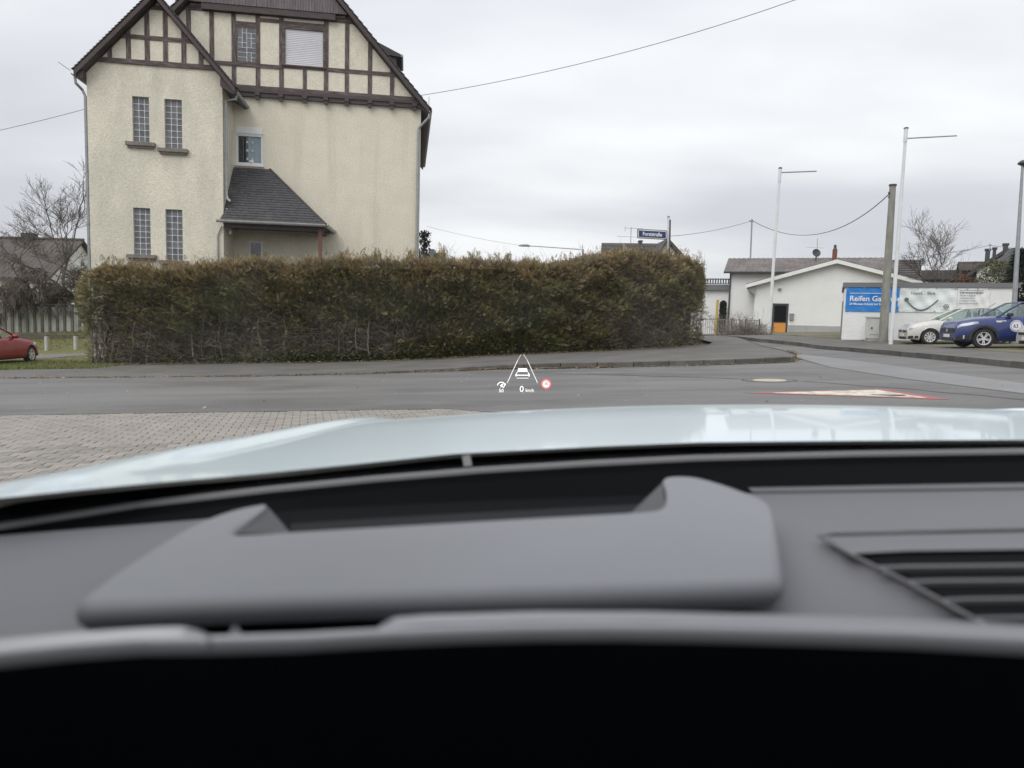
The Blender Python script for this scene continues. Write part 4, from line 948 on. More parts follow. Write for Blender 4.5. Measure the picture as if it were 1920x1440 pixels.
# ------------------------------------------------------------------ far left: house, concrete fence, bollards
DL = 46
A_, B_ = at(-160, 442, DL), at(128, 442, DL); C_, D_ = at(-160, 518, DL-3.5), at(128, 521, DL-3.5)
zr, ze = A_.z, (C_.z+D_.z)/2; xl, xr = A_.x-4, B_.x+1.0
bh = thing('brown_roofed_house', 'low white house with brown corrugated roof behind the concrete fence', 'house', (xr-6, DL, gz(xr, DL)))
MB().prism([(xl, DL-3.2, -3), (xl, DL-3.2, ze-.05), (xl, DL, zr-.15), (xl, DL+3.2, ze-.05), (xl, DL+3.2, -3)], (xr-.3-xl, 0, 0)).build('wall', M_['whitewall'], bh, True)
def corrugated(mb, x0, x1, ylo, zlo, yhi, zhi, pitch=.18, amp=.028):
    n_ = int((x1-x0)/pitch)*4; rows = []
    for t_ in (0, .25, .5, .75, 1):
        rows.append([(x0+(x1-x0)*i/n_, ylo+(yhi-ylo)*t_, zlo+(zhi-zlo)*t_+amp*math.sin(i*math.pi/2)+(.015 if t_ in (.25, .5, .75) else 0)) for i in range(n_+1)])
    mb.grid(rows)
mb = MB(); corrugated(mb, xl, xr, DL-3.6, ze, DL, zr, .30, .04); mb.prism([(xl, DL, zr), (xl, DL+3.6, ze), (xl, DL+3.6, ze-.1), (xl, DL, zr-.1)], (xr-xl, 0, 0)); mb.prism([(xl, DL, zr-.04), (xl, DL-3.6, ze-.06), (xl, DL-3.6, ze-.14), (xl, DL, zr-.12)], (xr-xl, 0, 0))
roof_ = mb.build('roof', M_['brownroof'], bh, True)
MB().tube([(xl, DL-.02, zr+.03), (xr, DL-.02, zr+.03)], .09, 6).build('ridge', M_['brownroof'], roof_, True)
cp = at(55, 441, DL); MB().box(cp.x-.35, cp.x+.35, DL-.3, DL+.3, cp.z-.5, cp.z+.12).build('chimney', M_['dark'], roof_, True)
cp = at(58, 558, DL-4); MB().box(cp.x-.1, cp.x+.15, DL-3.3, DL-3.05, cp.z-.15, cp.z+.25).build('wall_lamp', M_['dark'], bh, True)
fz_b, fz_t = gz(at(80,623,36).x, 36), at(80, 571, 36).z
fl = thing('concrete_fence', 'weathered pale concrete panel fence with dark posts behind the lawn', 'fence', (at(80, 600, 36).x, 36, fz_b))
fx = [at(q_, 600, 36).x for q_ in range(-60, 175, 14)]
for i, (xa, xb) in enumerate(zip(fx, fx[1:])):
    MB().box(xa-.06, xa+.06, 35.93, 36.06, fz_b-.3, fz_t+random.uniform(-.03, .05)).build('fence_post', M_['fpost'], fl, True)
    zz = random.uniform(-.03, .02); MB().box(xa+.065, xb-.065, 35.98, 36.03, fz_b-.2, fz_t-.08+zz).build('fence_panel', M_['fpanel'], fl, True)
MB().box(fx[0], fx[-1], 35.95, 36.05, fz_t-.02, fz_t+.05).build('top_rail', M_['fpost'], fl, True)
lt = thing('timber_stack', 'low dark stack of boards on the grass before the concrete fence', 'boards', (at(70, 630, 34).x, 34, gz(-24, 34)))
for k_ in range(4): 
    xa = at(30, 628, 34).x; xb = at(175, 628, 34).x; z0 = gz(xa, 34)
    MB().box(xa+random.uniform(0, .5), xb-random.uniform(0, .6), 33.8+.05*k_, 34.0+.05*k_, z0+.07*k_-.02, z0+.07*k_+.055).build('board', M_['bark'], lt, True)
for px, yb, yt in ((88, 660, 627), (142.5, 658, 627)):
    p = gp(px, yb); hgt = at(px, yt, p.y).z-p.z
    b = thing('bollard', 'round pale bollard on the lawn nearest the red car' if px < 100 else 'round pale bollard on the lawn close to the hedge end', 'bollard', p, 0, 'bollards on the lawn')
    MB().lathe([(.085, -.1), (.085, hgt-.06), (.0, hgt-.06)], 16).build('post', M_['bollard'], b, smooth=True)
    MB().lathe([(.092, hgt-.06), (.092, hgt-.02), (.06, hgt), (0, hgt)], 16).build('cap', M_['dark'], b)

# ------------------------------------------------------------------ right: white building, garage, banners
D1, D2, YW = 0.0, 5.0, R(-20)
WP = at(1500, 600, 47.5); FW = Facade(WP.x, WP.y, YW)
wb = thing('white_building', 'white rendered building with low gable, long grey corrugated roof and dark entrance door', 'building', (WP.x, WP.y, 0), YW)
def X(px, py, d): return FW.uz(px, py, d)
def XW(px, py, d):
    u_, z_ = FW.uz(px, py, d); q_ = FW.P+FW.U*u_+FW.N*d; return Vector((q_.x, q_.y, z_))
gxl, _ = X(1412.5, 600, D1); pk = X(1569, 486, D1); el = X(1398, 532, D1-.4); er = X(1742, 529, D1-.4); gxr = X(1735, 560, D1)[0]
zb = gd(1462, 47).z - .3; sL = (pk[1]-el[1])/(pk[0]-el[0]); sR = (pk[1]-er[1])/(er[0]-pk[0])
dl, dr_, dz0, dz1 = X(1447, 600, D1)[0], X(1477.5, 600, D1)[0], X(1462, 627, D1)[1], X(1462, 569, D1)[1]
mb = MB()
outer = [(gxl, zb), (gxr, zb), (gxr, pk[1]-(gxr-pk[0])*sR-.2), (pk[0], pk[1]-.2), (gxl, pk[1]-(pk[0]-gxl)*sL-.2)]
holed(mb, outer, [(dl, dr_, dz0, dz1)], D1, .14); mb.prism([(u, D1+.15, z) for u, z in outer], (0, 14, 0)); mb.quad((gxl, D1, zb), (gxl, D1, outer[4][1]), (gxl, D1+.2, outer[4][1]), (gxl, D1+.2, zb))
mb.build('gable_wall', M_['whitewall'], wb)
pz_ = X(1500, 610, D1)[1]
MB().box(gxl-.02, dl-.02, D1-.03, D1+.02, zb, pz_).box(dr_+.02, gxr, D1-.03, D1+.02, zb, pz_).build('plinth', M_['plinth'], wb)
mb = MB(); slab(mb, pk, el, D1-.4, D1+14, .16); slab(mb, pk, er, D1-.4, D1+14, .16); mb.build('gable_roof', M_['corr'], wb)
mb = MB(); slab(mb, (pk[0], pk[1]-.05), (el[0], el[1]-.05), D1-.45, D1-.39, .24); slab(mb, (pk[0], pk[1]-.05), (er[0], er[1]-.05), D1-.45, D1-.39, .24); mb.build('verge_board', M_['whitewall'], wb)
MB().prism([(el[0], D1-.3, el[1]-.2), (gxl, D1-.3, outer[4][1]), (gxl, D1-.3, el[1]-.75)], (0, 12, 0)).build('soffit', M_['grey'], wb)
dw = MB(); dw.box(dl+.01, dl+.13, D1+.04, D1+.12, dz0, dz1-.01).box(dr_-.13, dr_-.01, D1+.04, D1+.12, dz0, dz1-.01).box(dl+.13, dr_-.13, D1+.04, D1+.12, dz1-.13, dz1-.01).box(dl+.13, dr_-.13, D1+.04, D1+.12, dz0, dz0+.12)
dw = dw.build('entrance_door', M_['dark'], wb); zm = X(1460, 605, D1)[1]
MB().box(dl+.13, dr_-.13, D1+.07, D1+.09, dz0+.12, zm).build('lower_panel', M_['orange'], dw)
MB().box(dl+.13, dr_-.13, D1+.07, D1+.09, zm+.05, dz1-.13).build('pane', M_['screen'], dw)
MB().box(dl+.13, dr_-.13, D1+.05, D1+.11, zm, zm+.05).build('crossbar', M_['dark'], dw)
a, b = X(1480, 600, D1), X(1488.5, 589, D1); MB().box(a[0], b[0], D1-.14, D1, a[1], b[1]).box(a[0]-.02, b[0]+.02, D1-.16, D1, b[1]+.002, b[1]+.03).build('letterbox', M_['grey'], wb)
a = X(1462, 542, D1); MB().box(a[0]-.10, a[0]+.10, D1-.16, D1, a[1]-.04, a[1]+.05).lathe([(0, -.1), (.06, -.09), (.05, 0)], 10, Matrix.Translation((a[0], D1-.1, a[1]))).build('wall_lamp', M_['grey'], wb)
# back wing with the long roof
bl, eb = X(1367, 560, D2)[0], X(1358, 510, D2); rl = X(1371, 485.5, D2+4); rr_ = X(1662, 482, D2+4); zr2 = (rl[1]+rr_[1])/2; xR = rr_[0]+.3
MB().box(bl, xR, D2, D2+8, zb-.3, eb[1]-.05).build('rear_wall', M_['whitewall'], wb)
mb = MB(); corrugated(mb, eb[0], xR, D2-.5, eb[1], D2+4, zr2, .36, .045); mb.prism([(eb[0], D2+4, zr2), (eb[0], D2+8.5, eb[1]), (eb[0], D2+8.5, eb[1]-.1), (eb[0], D2+4, zr2-.1)], (xR-eb[0], 0, 0)); mb.prism([(eb[0], D2-.5, eb[1]-.03), (eb[0], D2+4, zr2-.03), (eb[0], D2+4, zr2-.12), (eb[0], D2-.5, eb[1]-.12)], (xR-eb[0], 0, 0))
rf = mb.build('roof', M_['corr'], wb)
MB().tube([(eb[0], D2-.55, eb[1]-.06), (xR, D2-.55, eb[1]-.06)], .08, 6).build('gutter', M_['dark'], wb)
a = X(1367.5, 560, D2-.1); MB().tube([(a[0], D2-.1, eb[1]-.1), (a[0], D2-.1, zb)], .06, 8).build('downpipe', M_['dark'], wb)
c0 = X(1560, 492, D2+3.5); c1 = X(1570, 468, D2+3.5); chim = MB().box(c0[0], c1[0], D2+3.3, D2+3.8, c0[1]-.5, c1[1]).build('chimney', M_['brick'], rf)
ch = X(1565, 459, D2+3.5); MB().lathe([(.16, 0), (.10, .12), (.09, ch[1]-c1[1]), (0, ch[1]-c1[1])], 8, Matrix.Translation(((c0[0]+c1[0])/2, D2+3.55, c1[1]))).build('cowl', M_['dark'], chim)
# balcony block
b0 = X(1320, 523, D2+1); b1 = X(1365, 534, D2+1); bb = X(1365, 544.5, D2+1)
MB().box(b0[0]-6, bl-.02, D2+1, D2+7, zb-.3, bb[1]).build('annex_wall', M_['whitewall'], wb)
MB().box(b0[0]-6, bl-.02, D2+.7, D2+7, bb[1]+.005, b1[1]).build('balcony_slab', M_['greyfascia'], wb)
rl_ = MB().box(b0[0]-6, bl-.05, D2+.75, D2+.83, b0[1]-.06, b0[1]+.02).box(b0[0]-6, bl-.05, D2+.76, D2+.82, b1[1]+.04, b1[1]+.09)
x = b0[0]-6
while x < bl-.1: rl_.box(x, x+.09, D2+.765, D2+.815, b1[1]+.09, b0[1]-.06); x += .19
tag(rl_.build('balcony_railing', M_['dark'], wb), kind='stuff')
# roof mast, dish, antenna
mt_ = thing('roof_mast', 'thin steel wire mast standing on the grey corrugated roof', 'mast', XW(1407, 484, D2+4))
tp = XW(1410, 411, D2+4); bs = XW(1407, 486, D2+4); MB().tube([bs, tp], .06, 6).box(tp.x-.2, tp.x+.12, tp.y-.05, tp.y+.05, tp.z-.2, tp.z-.1).build('mast_tube', M_['galv'], mt_, True)
dp_ = XW(1531, 474, D2+3); dish = thing('satellite_dish', 'dark round satellite dish on the roof beside the chimney', 'satellite dish', (dp_.x, dp_.y, zr2-.2))
Mx = Matrix.Translation(dp_) @ Matrix.Rotation(R(72), 4, 'X')
MB().lathe([(0, -.10), (.14, -.085), (.25, -.04), (.315, .0), (.30, .01), (.22, -.03), (.12, -.07), (0, -.08)], 20, Mx).build('reflector', M_['dark'], dish, True, smooth=True)
MB().tube([dp_+Vector((0, .05, -.05)), dp_+Vector((0, .1, -.9))], .035, 6).tube([dp_+Vector((0, 0, -.3)), dp_+Vector((0, -.5, -.12))], .02, 4).build('arm', M_['dark'], dish, True)
an = thing('aerial', 'rod aerial above the satellite dish', 'aerial', (dp_.x, dp_.y+.3, zr2)); q_ = XW(1533, 447, D2+3.3); MB().tube([XW(1531, 486, D2+3.3), q_], .022, 5).tube([XW(1512, 463.5, D2+3.3), XW(1544, 465, D2+3.3)], .015, 4).build('rods', M_['galv'], an, True)

# garage with banners
GD = 33.6; G0 = at(1580, 600, GD); FG = Facade(G0.x, G0.y, R(-24.0))
garage = thing('flat_garage', 'white painted flat-roofed garage carrying three banners on its front wall', 'garage', (G0.x, G0.y, 0), FG.yaw)
def gu(px, py, v=0): return FG.uz(px, py, v)
gL = 0.0; gR = gu(1907, 560)[0]; gt = gu(1700, 530)[1]; gf = gu(1700, 539)[1]; gb_ = gu(1600, 636)[1]-.4
MB().box(gL, gR, 0, 5.5, gb_, gf).build('wall', M_['whitebrick'], garage)
MB().box(gL-.08, gR+.08, -.08, 5.6, gf+.002, gt).build('fascia', M_['greyfascia'], garage)
for vv in (.9, 2.9): MB().box(gL-.05, gL-.003, vv, vv+.08, gb_, gf-.6).build('door_post', M_['grey'], garage)
def banner(name, label, px0, py0, px1, py1, mat, v=-.035, wav=.012):
    (u0, z1), (u1, z0) = gu(px0, py0), gu(px1, py1); t = thing(name, label, 'banner', (0, 0, 0)); t.parent = None
    n_ = 28; rr2 = random.Random(px0); rows = []
    ph = [rr2.uniform(0, 6) for _ in range(4)]
    for j in range(11):
        rows.append([(u0+(u1-u0)*i/n_, v+wav*(math.sin(i*.9+j*.8+ph[0])+.6*math.sin(i*.37-j*1.1+ph[1]))*math.sin(math.pi*j/10)**.5, z0+(z1-z0)*j/10) for i in range(n_+1)])
    mb = MB(); mb.grid(rows); mb.grid([[(a, b_+.01, c_) for a, b_, c_ in r_] for r_ in rows])
    t.matrix_basis = garage.matrix_basis.copy() if False else Matrix.LocRotScale(garage.location, garage.rotation_euler, garage.scale) @ Matrix.Translation((u0, v, z0))
    for k_ in range(len(mb.v)): a = mb.v[k_]; mb.v[k_] = (a[0]-u0, a[1]-v, a[2]-z0)
    mb.build('sheet', M_[mat], t); mb = MB()
    for i in (0, .33, .66, 1):
        for j in (0, 1): mb.lathe([(0, 0), (.03, 0), (.03, .012), (0, .012)], 8, Matrix.Translation((.05+(u1-u0-.1)*i, -.012, .05+(z1-z0-.1)*j)) @ Matrix.Rotation(R(90), 4, 'X'))
    mb.build('eyelets', M_['galv'], t)
    return t, u1-u0, z1-z0
RX = Matrix.Rotation(R(90), 4, 'X')
def put(t, body, x, z, size, mat, name, sq=1.0, bold=0.0, y=-.028): mb = MB(); text_mb(mb, body, Matrix.Translation((x, y, z)) @ RX, size, .002, squash=sq, bold=bold); return mb.build(name, M_[mat], t)
t, bw, bh_ = banner('blue_banner', 'bright blue tyre guarantee banner with white lettering on the garage wall', 1587.5, 538, 1684, 585.5, 'bannerblue')
fs = bh_*.30
put(t, 'Reifen Garantie', bw*.07, bh_*.43, fs, 'signwhite', 'headline', .98, .006); put(t, '24 Monate Schutz bei Schaden', bw*.07, bh_*.27, fs*.40, 'signwhite', 'small_line', 1.0, .003)
MB().box(bw*.07, bw*.72, -.03, -.027, bh_*.735, bh_*.755).build('rule', M_['signwhite'], t)
t, bw, bh_ = banner('pale_banner', 'pale mint banner with a drawn grey smile line on the garage wall', 1685.5, 538.5, 1790, 586.5, 'bannerpale', -.035, .02)
put(t, 'Happy', bw*.22, bh_*.72, bh_*.15, 'ink', 'word', 1.1); put(t, 'Blue', bw*.50, bh_*.72, bh_*.15, 'ink', 'word', 1.1)
mb = MB(); mb.lathe([(bh_*.085, 0), (bh_*.085, .004), (bh_*.072, .004), (bh_*.072, 0)], 20, Matrix.Translation((bw*.43, -.025, bh_*.78)) @ RX); mb.build('ring', M_['inkpale'], t)
arc = [(bw*(.14+.56*i/24), bh_*(.50-.42*math.sin(math.pi*(i/24)**.95))) for i in range(25)]
mb = MB()
for (xa, za), (xb_, zb2_) in zip(arc, arc[1:]): mb.prism([(xa, -.029, za-.035), (xb_, -.029, zb2_-.035), (xb_, -.029, zb2_+.035), (xa, -.029, za+.035)], (0, .004, 0))
mb.lathe([(0, 0), (.09, 0), (.09, .004), (0, .004)], 12, Matrix.Translation((arc[0][0]+.02, -.026, arc[0][1])) @ RX); mb.build('smile_line', M_['ink'], t)
def emblem(par, x, z, r_, mat, y=-.028, Rm=None):
    mb = MB(); Tm = Matrix.Translation((x, y, z)) @ (Rm if Rm else RX)
    mb.lathe([(r_, 0), (r_, .006), (r_*.86, .006), (r_*.86, 0)], 24, Tm)
    for pl in ([(-.42, .72), (0, .08), (.42, .72)], [(-.74, .30), (-.36, -.62), (0, .0), (.36, -.62), (.74, .30)]):
        for a, b in zip(pl, pl[1:]):
            a, b = Vector((*a, 0))*r_*.95, Vector((*b, 0))*r_*.95; dd = (b-a).normalized(); nn_ = Vector((-dd.y, dd.x, 0))*r_*.085
            mb.prism([Tm @ q_ for q_ in (a-nn_, b-nn_, b+nn_, a+nn_)], Tm.to_3x3() @ Vector((0, 0, .006)))
    return mb.build('emblem', M_[mat], par)
emblem(t, bw*.845, bh_*.24, bh_*.10, 'ink'); MB().box(bw*.77, bw*.92, -.03, -.027, bh_*.105, bh_*.118).build('rule', M_['inkpale'], t)
t, bw, bh_ = banner('white_banner', 'plain white address banner with small grey lines of print on the garage wall', 1792, 540, 1853, 583, 'bannerwhite')
MB().box(bw*.06, bw*.066, -.03, -.027, bh_*.12, bh_*.95).build('rule', M_['inkpale'], t)
for k_, (wd, m__) in enumerate(((.68, 'inkpale'), (.68, 'ink'), (.46, 'inkpale'), (.46, 'inkpale'), (.50, 'inkpale'), (.56, 'inkpale'))):
    mb = MB(); x = .13; r_ = random.Random(k_)
    while x < .13+wd: wv = r_.uniform(.03, .09); mb.box(bw*x, bw*min(x+wv, .13+wd), -.03, -.027, bh_*(.88-.115*k_), bh_*(.88-.115*k_)+bh_*(.05 if k_ == 1 else .034)); x += wv+.018
    mb.build('print_line', M_[m__], t)
# cable cabinet, concrete pole, flag poles, lamp post
p = gd(1634, 32.5); p.z = gz(p.x, p.y)+.15; hw = at(1648, 600, p.y).x-p.x; ht = at(1634, 596, p.y).z-p.z
cb = thing('cable_cabinet', 'pale grey cable cabinet standing before the white garage', 'cabinet', p)
MB().box(-hw, hw, -.16, .16, .12, ht).build('body', M_['cabinet'], cb); MB().box(-hw-.03, hw+.03, -.20, .19, ht+.003, ht+.05).build('lid', M_['cabinet'], cb); MB().box(-hw+.04, hw-.04, -.15, .15, -.1, .118).build('base', M_['plinth'], cb)
dd_ = MB().box(-hw+.05, hw-.05, -.178, -.163, .30, ht-.06).build('door', M_['cabinet'], cb); MB().box(-hw+.10, -hw+.16, -.20, -.179, ht*.52, ht*.60).build('handle', M_['dark'], dd_)
def tapered(a, b, ra, rb, n_=14): return MB().tube([a, b], [ra, rb], n_)
p = gd(1655, 31.6); pt = at(1674, 347.5, p.y); pl = thing('concrete_pole', 'thick tapering grey concrete utility pole by the blue banner', 'utility pole', p)
sc_ = p.y/F; tapered(p-Vector((0, 0, .2)), pt, 8.2*sc_, 5.4*sc_, 16).build('shaft', M_['concrete'], pl, True, smooth=True)
tapered(pt-Vector((0, 0, .03)), pt+Vector((0, 0, .04)), 6.6*sc_, 6.6*sc_, 16).build('cap', M_['dark'], pl, True)
q_ = at(1668, 362, p.y); MB().tube([q_+Vector((.2, 0, 0)), q_+Vector((-.06, 0, .02))], .03, 6).lathe([(0, -.09), (.05, -.06), (.06, 0), (.03, .06), (0, .07)], 8, Matrix.Translation(q_)).tube([q_+Vector((.1, 0, -.2)), q_+Vector((-.05, 0, -.16))], .035, 6).build('insulator', M_['dark'], pl, True)
for bpx, bpy_, tpx, tpy, wpx, arm0, arm1, lab in ((1441, 628.5, 1463, 316, 3.4, (1463.5, 323.5), (1531, 321), 'white flagpole with a short banner arm standing by the entrance door'), (1669.5, 647.5, 1699, 241, 4.0, (1700, 259.5), (1794, 254.5), 'tallest white flagpole with a long banner arm beside the concrete pole')):
    p = gd(bpx, 30.2) if bpx > 1500 else gd(bpx, 46.2); d = p.y; t_ = at(tpx, tpy, d); sc_ = d/F
    fp = thing('flagpole', lab, 'flagpole', p, 0, 'white flagpoles with banner arms')
    tapered(p-Vector((0, 0, .2)), t_, wpx*.95*sc_, wpx*.62*sc_, 10).build('pole', M_['polewhite'], fp, True, smooth=True)
    v1 = (t_-p).normalized()
    tapered(t_-v1*24*sc_, t_+v1*.02, wpx*.85*sc_, wpx*.85*sc_, 10).build('sleeve', M_['polewhite'], fp, True)
    MB().lathe([(0, 3*sc_), (wpx*sc_, 1.5*sc_), (wpx*1.1*sc_, 0), (wpx*.5*sc_, -1*sc_)], 10, Matrix.Translation(t_)).build('finial', M_['dark'], fp, True)
    MB().tube([at(*arm0, d), at(*arm1, d)], 1.15*sc_, 6).build('banner_arm', M_['galv'], fp, True)
d = 29.0; p = gd(1897, d); t_ = at(1917.5, 309, d); sc_ = d/F
lp = thing('street_lamp', 'galvanised lamp post with dark head at the right edge', 'street lamp', p)
tapered(p-Vector((0, 0, .2)), t_, 5.2*sc_, 2.2*sc_, 12).build('pole', M_['galv'], lp, True, smooth=True)
MB().lathe([(0, .17), (.12, .15), (.22, .06), (.22, .02), (.10, -.05), (.06, -.12)], 14, Matrix.Translation(t_+Vector((.05, 0, .02)))).build('lamp_head', M_['dark'], lp, True, smooth=True)

# low fence, yellow post, arched evergreen by the building
fz0, fz1 = gd(1380, 42).z, at(1380, 599, 42).z; xa, xb_ = at(1325, 610, 42).x-1, at(1424, 610, 42).x
fe = thing('garden_fence', 'low grey metal rod fence beside the white building', 'fence', (xa, 42, fz0))
MB().box(xa, xb_, 41.97, 42.03, fz1-.05, fz1).box(xa, xb_, 41.97, 42.03, fz0+.12, fz0+.16).build('rail', M_['galv'], fe, True)
for px in (1345, 1372, 1398, 1423.5): x = at(px, 610, 42).x; MB().box(x-.035, x+.035, 41.96, 42.04, fz0-.2, fz1+.06).build('fence_post', M_['dark'], fe, True)
mb = MB(); x = xa
while x < xb_: mb.box(x, x+.025, 41.985, 42.015, fz0+.15, fz1-.04); x += .13
tag(mb.build('rods', M_['galv'], fe, True), kind='stuff')
o = MB().prism([(xa-2, 40.6, fz0-.25), (xb_+.6, 40.6, fz0-.25), (xb_+.4, 40.6, fz0+.06), (xa-2, 40.6, fz0+.12)], (0, 5.5, 0)).build('planting_bed', M_['ground']); tag(o, kind='structure')
yp = gd(1341, 41.5); y_ = thing('yellow_post', 'slim yellow post just right of the hedge', 'post', yp); zt2 = at(1342, 563, 41.5).z
tapered((0, 0, -.1), (.03, 0, zt2-yp.z), .075, .07, 10).build('post', M_['yellow'], y_); MB().lathe([(0, .04), (.08, .02), (.08, -.03)], 10, Matrix.Translation((.03, 0, zt2-yp.z))).build('cap', M_['yellow'], y_)
ga = thing('clipped_evergreen', 'dark green clipped evergreen with rounded top against the white wall', 'evergreen', XW(1354.5, 600, D2+.3))
a, b = X(1348.5, 596, D2+.5), X(1361, 565, D2+.5); hw = (b[0]-a[0])/2; hh2 = b[1]-zb; ga.location.z = zb
n = 3000; g = np.random.default_rng(2); z = g.random(n)*hh2; rr3 = hw*np.where(z > hh2-hw*1.2, np.sqrt(np.clip(1-((z-hh2+hw*1.2)/(hw*1.2))**2, 0, 1)), 1); a_ = g.random(n)*6.28
P = np.column_stack([rr3*np.cos(a_), rr3*np.sin(a_), z]); o1 = g.normal(0, 1, (n, 3)); o2 = g.normal(0, 1, (n, 3)); V = np.zeros((n, 4, 3)); V[:, 0] = P-o1*.05; V[:, 1] = P-o2*.03; V[:, 2] = P+o1*.05; V[:, 3] = P+o2*.03
np_mesh('foliage', V.reshape(-1, 3), np.arange(n*4).reshape(-1, 4), M_['hedge'], ga, False, np.repeat(np.array([.02, .04, .025])*(.6+.8*g.random((n, 1))), 4, 0))
MB().lathe([(hw*.9, 0), (hw*.9, hh2-hw*1.2), (hw*.6, hh2-hw*.4), (0, hh2-hw*.1)], 12).build('inner_mass', M_['core'], ga)

# ------------------------------------------------------------------ houses farther off
def gabled(name, label, px0, px1, py_r, py_e, d, roofm, wallm, depth=8):
    pm_ = (px0+px1)/2; P_ = at(pm_, py_e, d); fc_ = Facade(P_.x, P_.y, -math.atan((pm_-960)/F)*.9)
    (x0, za), (x1, zb2) = fc_.uz(px0, py_r, depth/2), fc_.uz(px1, py_r, depth/2); ze_ = fc_.uz(pm_, py_e, 0)[1]; zr_ = (za+zb2)/2; zb_ = gz(P_.x, P_.y)-1
    t = thing(name, label, 'house', (P_.x, P_.y, 0), fc_.yaw)
    MB().prism([(x0+.2, .4, zb_), (x0+.2, .4, ze_-.1), (x0+.2, depth/2, zr_-.2), (x0+.2, depth-.4, ze_-.1), (x0+.2, depth-.4, zb_)], (x1-x0-.4, 0, 0)).build('wall', M_[wallm], t)
    mb = MB()
    for ya, yb_ in ((0, depth/2), (depth, depth/2)):
        nn_ = 9
        for k_ in range(nn_):
            t0, t1 = k_/nn_, (k_+1)/nn_
            mb.prism([(x0, ya+(yb_-ya)*t0, ze_+(zr_-ze_)*t0), (x0, ya+(yb_-ya)*t1, ze_+(zr_-ze_)*t1), (x0, ya+(yb_-ya)*t1, ze_+(zr_-ze_)*t1+.03), (x0, ya+(yb_-ya)*t0, ze_+(zr_-ze_)*t0+.10)], (x1-x0, 0, 0))
    rf = tag(mb.build('roof', M_[roofm], t), kind=None)
    return t, rf, (x0, x1, ze_, zr_)
def chimney(rf, px0, px1, py0, py1, d, mat='dark'):
    a, b = at(px0, py1, d), at(px1, py0, d); MB().box(a.x, b.x, d-.4, d+.4, a.z-.8, b.z-.12).box(a.x-.06, b.x+.06, d-.45, d+.45, b.z-.118, b.z).build('chimney', M_[mat], rf, True)
def aerial(label, pxb, pyb, pxt, pyt, arms, d):
    t = thing('roof_aerial', label, 'aerial', at(pxb, pyb, d)); mb = MB().tube([at(pxb, pyb, d), at(pxt, pyt, d)], .035, 5)
    for a, b, c, e_ in arms: mb.tube([at(a, b, d), at(c, e_, d)], .022, 4)
    mb.build('rods', M_['galv'], t, True)
t, rf, bx = gabled('far_house', 'grey-roofed house with white gable showing over the hedge behind the street sign', 1128, 1240, 456.5, 515, 66, 'rooftile', 'whitewall')
g0 = at(1226, 480, 66); g1 = at(1275, 480, 66); ga_ = at(1247, 449, 66)
MB().prism([(g0.x, 65, g0.z-6), (g1.x, 65, g1.z-6), (g1.x, 65, g0.z-.7), (ga_.x, 65, ga_.z-.3), (g0.x, 65, g0.z-.5)], (0, 9, 0)).build('gable_wall', M_['whitewall'], t, True)
MB().prism([(ga_.x, 64.6, ga_.z), (g1.x+.9, 64.6, g1.z-.9), (g1.x+.9, 64.6, g1.z-1.15), (ga_.x, 64.6, ga_.z-.3)], (0, 9.6, 0)).prism([(ga_.x, 64.6, ga_.z), (g0.x-.3, 64.6, g0.z-.5), (g0.x-.3, 64.6, g0.z-.75), (ga_.x, 64.6, ga_.z-.3)], (0, 9.6, 0)).build('gable_roof', M_['rooftile'], t, True)
chimney(rf, 1198, 1203, 451.5, 458, 70)
aerial('tall television aerial left of the street sign', 1182.5, 457, 1183.5, 426, [(1171, 427.5, 1206, 429), (1172, 424, 1172, 434), (1157, 443, 1200, 445)], 69)
t, rf, bx = gabled('far_house', 'small dark roof with a flat chimney peeping over the middle of the hedge', 1054, 1092, 488.5, 520, 88, 'rooftile', 'whitewall'); chimney(rf, 1068, 1076, 484.5, 490, 92, 'grey')
aerial('thin television aerial above the small roof behind the hedge', 1091, 492, 1092.5, 458, [(1085, 463, 1097, 464), (1086, 470, 1097, 471)], 92)
t, rf, bx = gabled('far_house', 'dark roofed house directly right of the concrete pole', 1655, 1726, 487.5, 526, 62, 'rooftile', 'brownroof')
t, rf, bx = gabled('far_house', 'house with reddish walls and brown roof behind the leafless tree', 1796, 1858, 491, 507, 60, 'brownroof', 'brick')
gabled('far_house', 'low dark roof half hidden behind the leafless tree', 1716, 1800, 507, 524, 64, 'rooftile', 'brownroof')
P5 = at(1889, 464, 54); F5 = Facade(P5.x, P5.y, R(-32)); t = thing('slate_house', 'tall slate-roofed house with three chimneys at the right edge', 'house', (P5.x, P5.y, 0), F5.yaw)
D5 = 54; a, b = F5.uz(1820, 508, 0), F5.uz(1889, 464, 0); zg5 = gz(P5.x, P5.y)-1; c = (2*b[0]-a[0], a[1]); sl5 = (b[1]-a[1])/(b[0]-a[0])
MB().prism([(a[0]+.4, .3, zg5), (c[0]-.4, .3, zg5), (c[0]-.4, .3, a[1]), (b[0], .3, b[1]-.4), (a[0]+.4, .3, a[1])], (0, 9, 0)).build('wall', M_['whitewall'], t)
mb = MB(); slab(mb, b, (a[0]-.2, a[1]-.2*sl5), 0, 10, .3); slab(mb, b, (c[0]+.2, c[1]-.2*sl5), 0, 10, .3)
e0, e1 = F5.uz(1893, 468, -.2), F5.uz(1990, 468, -.2)
mb.prism([(b[0]+.1, -.25, b[1]-.1), (b[0]+9, -.25, b[1]-.1), (b[0]+9, -3.2, a[1]-.5), (b[0]-1.3, -3.2, a[1]-.5)], (0, 0, -.15)); rf = mb.build('roof', M_['slate'], t)
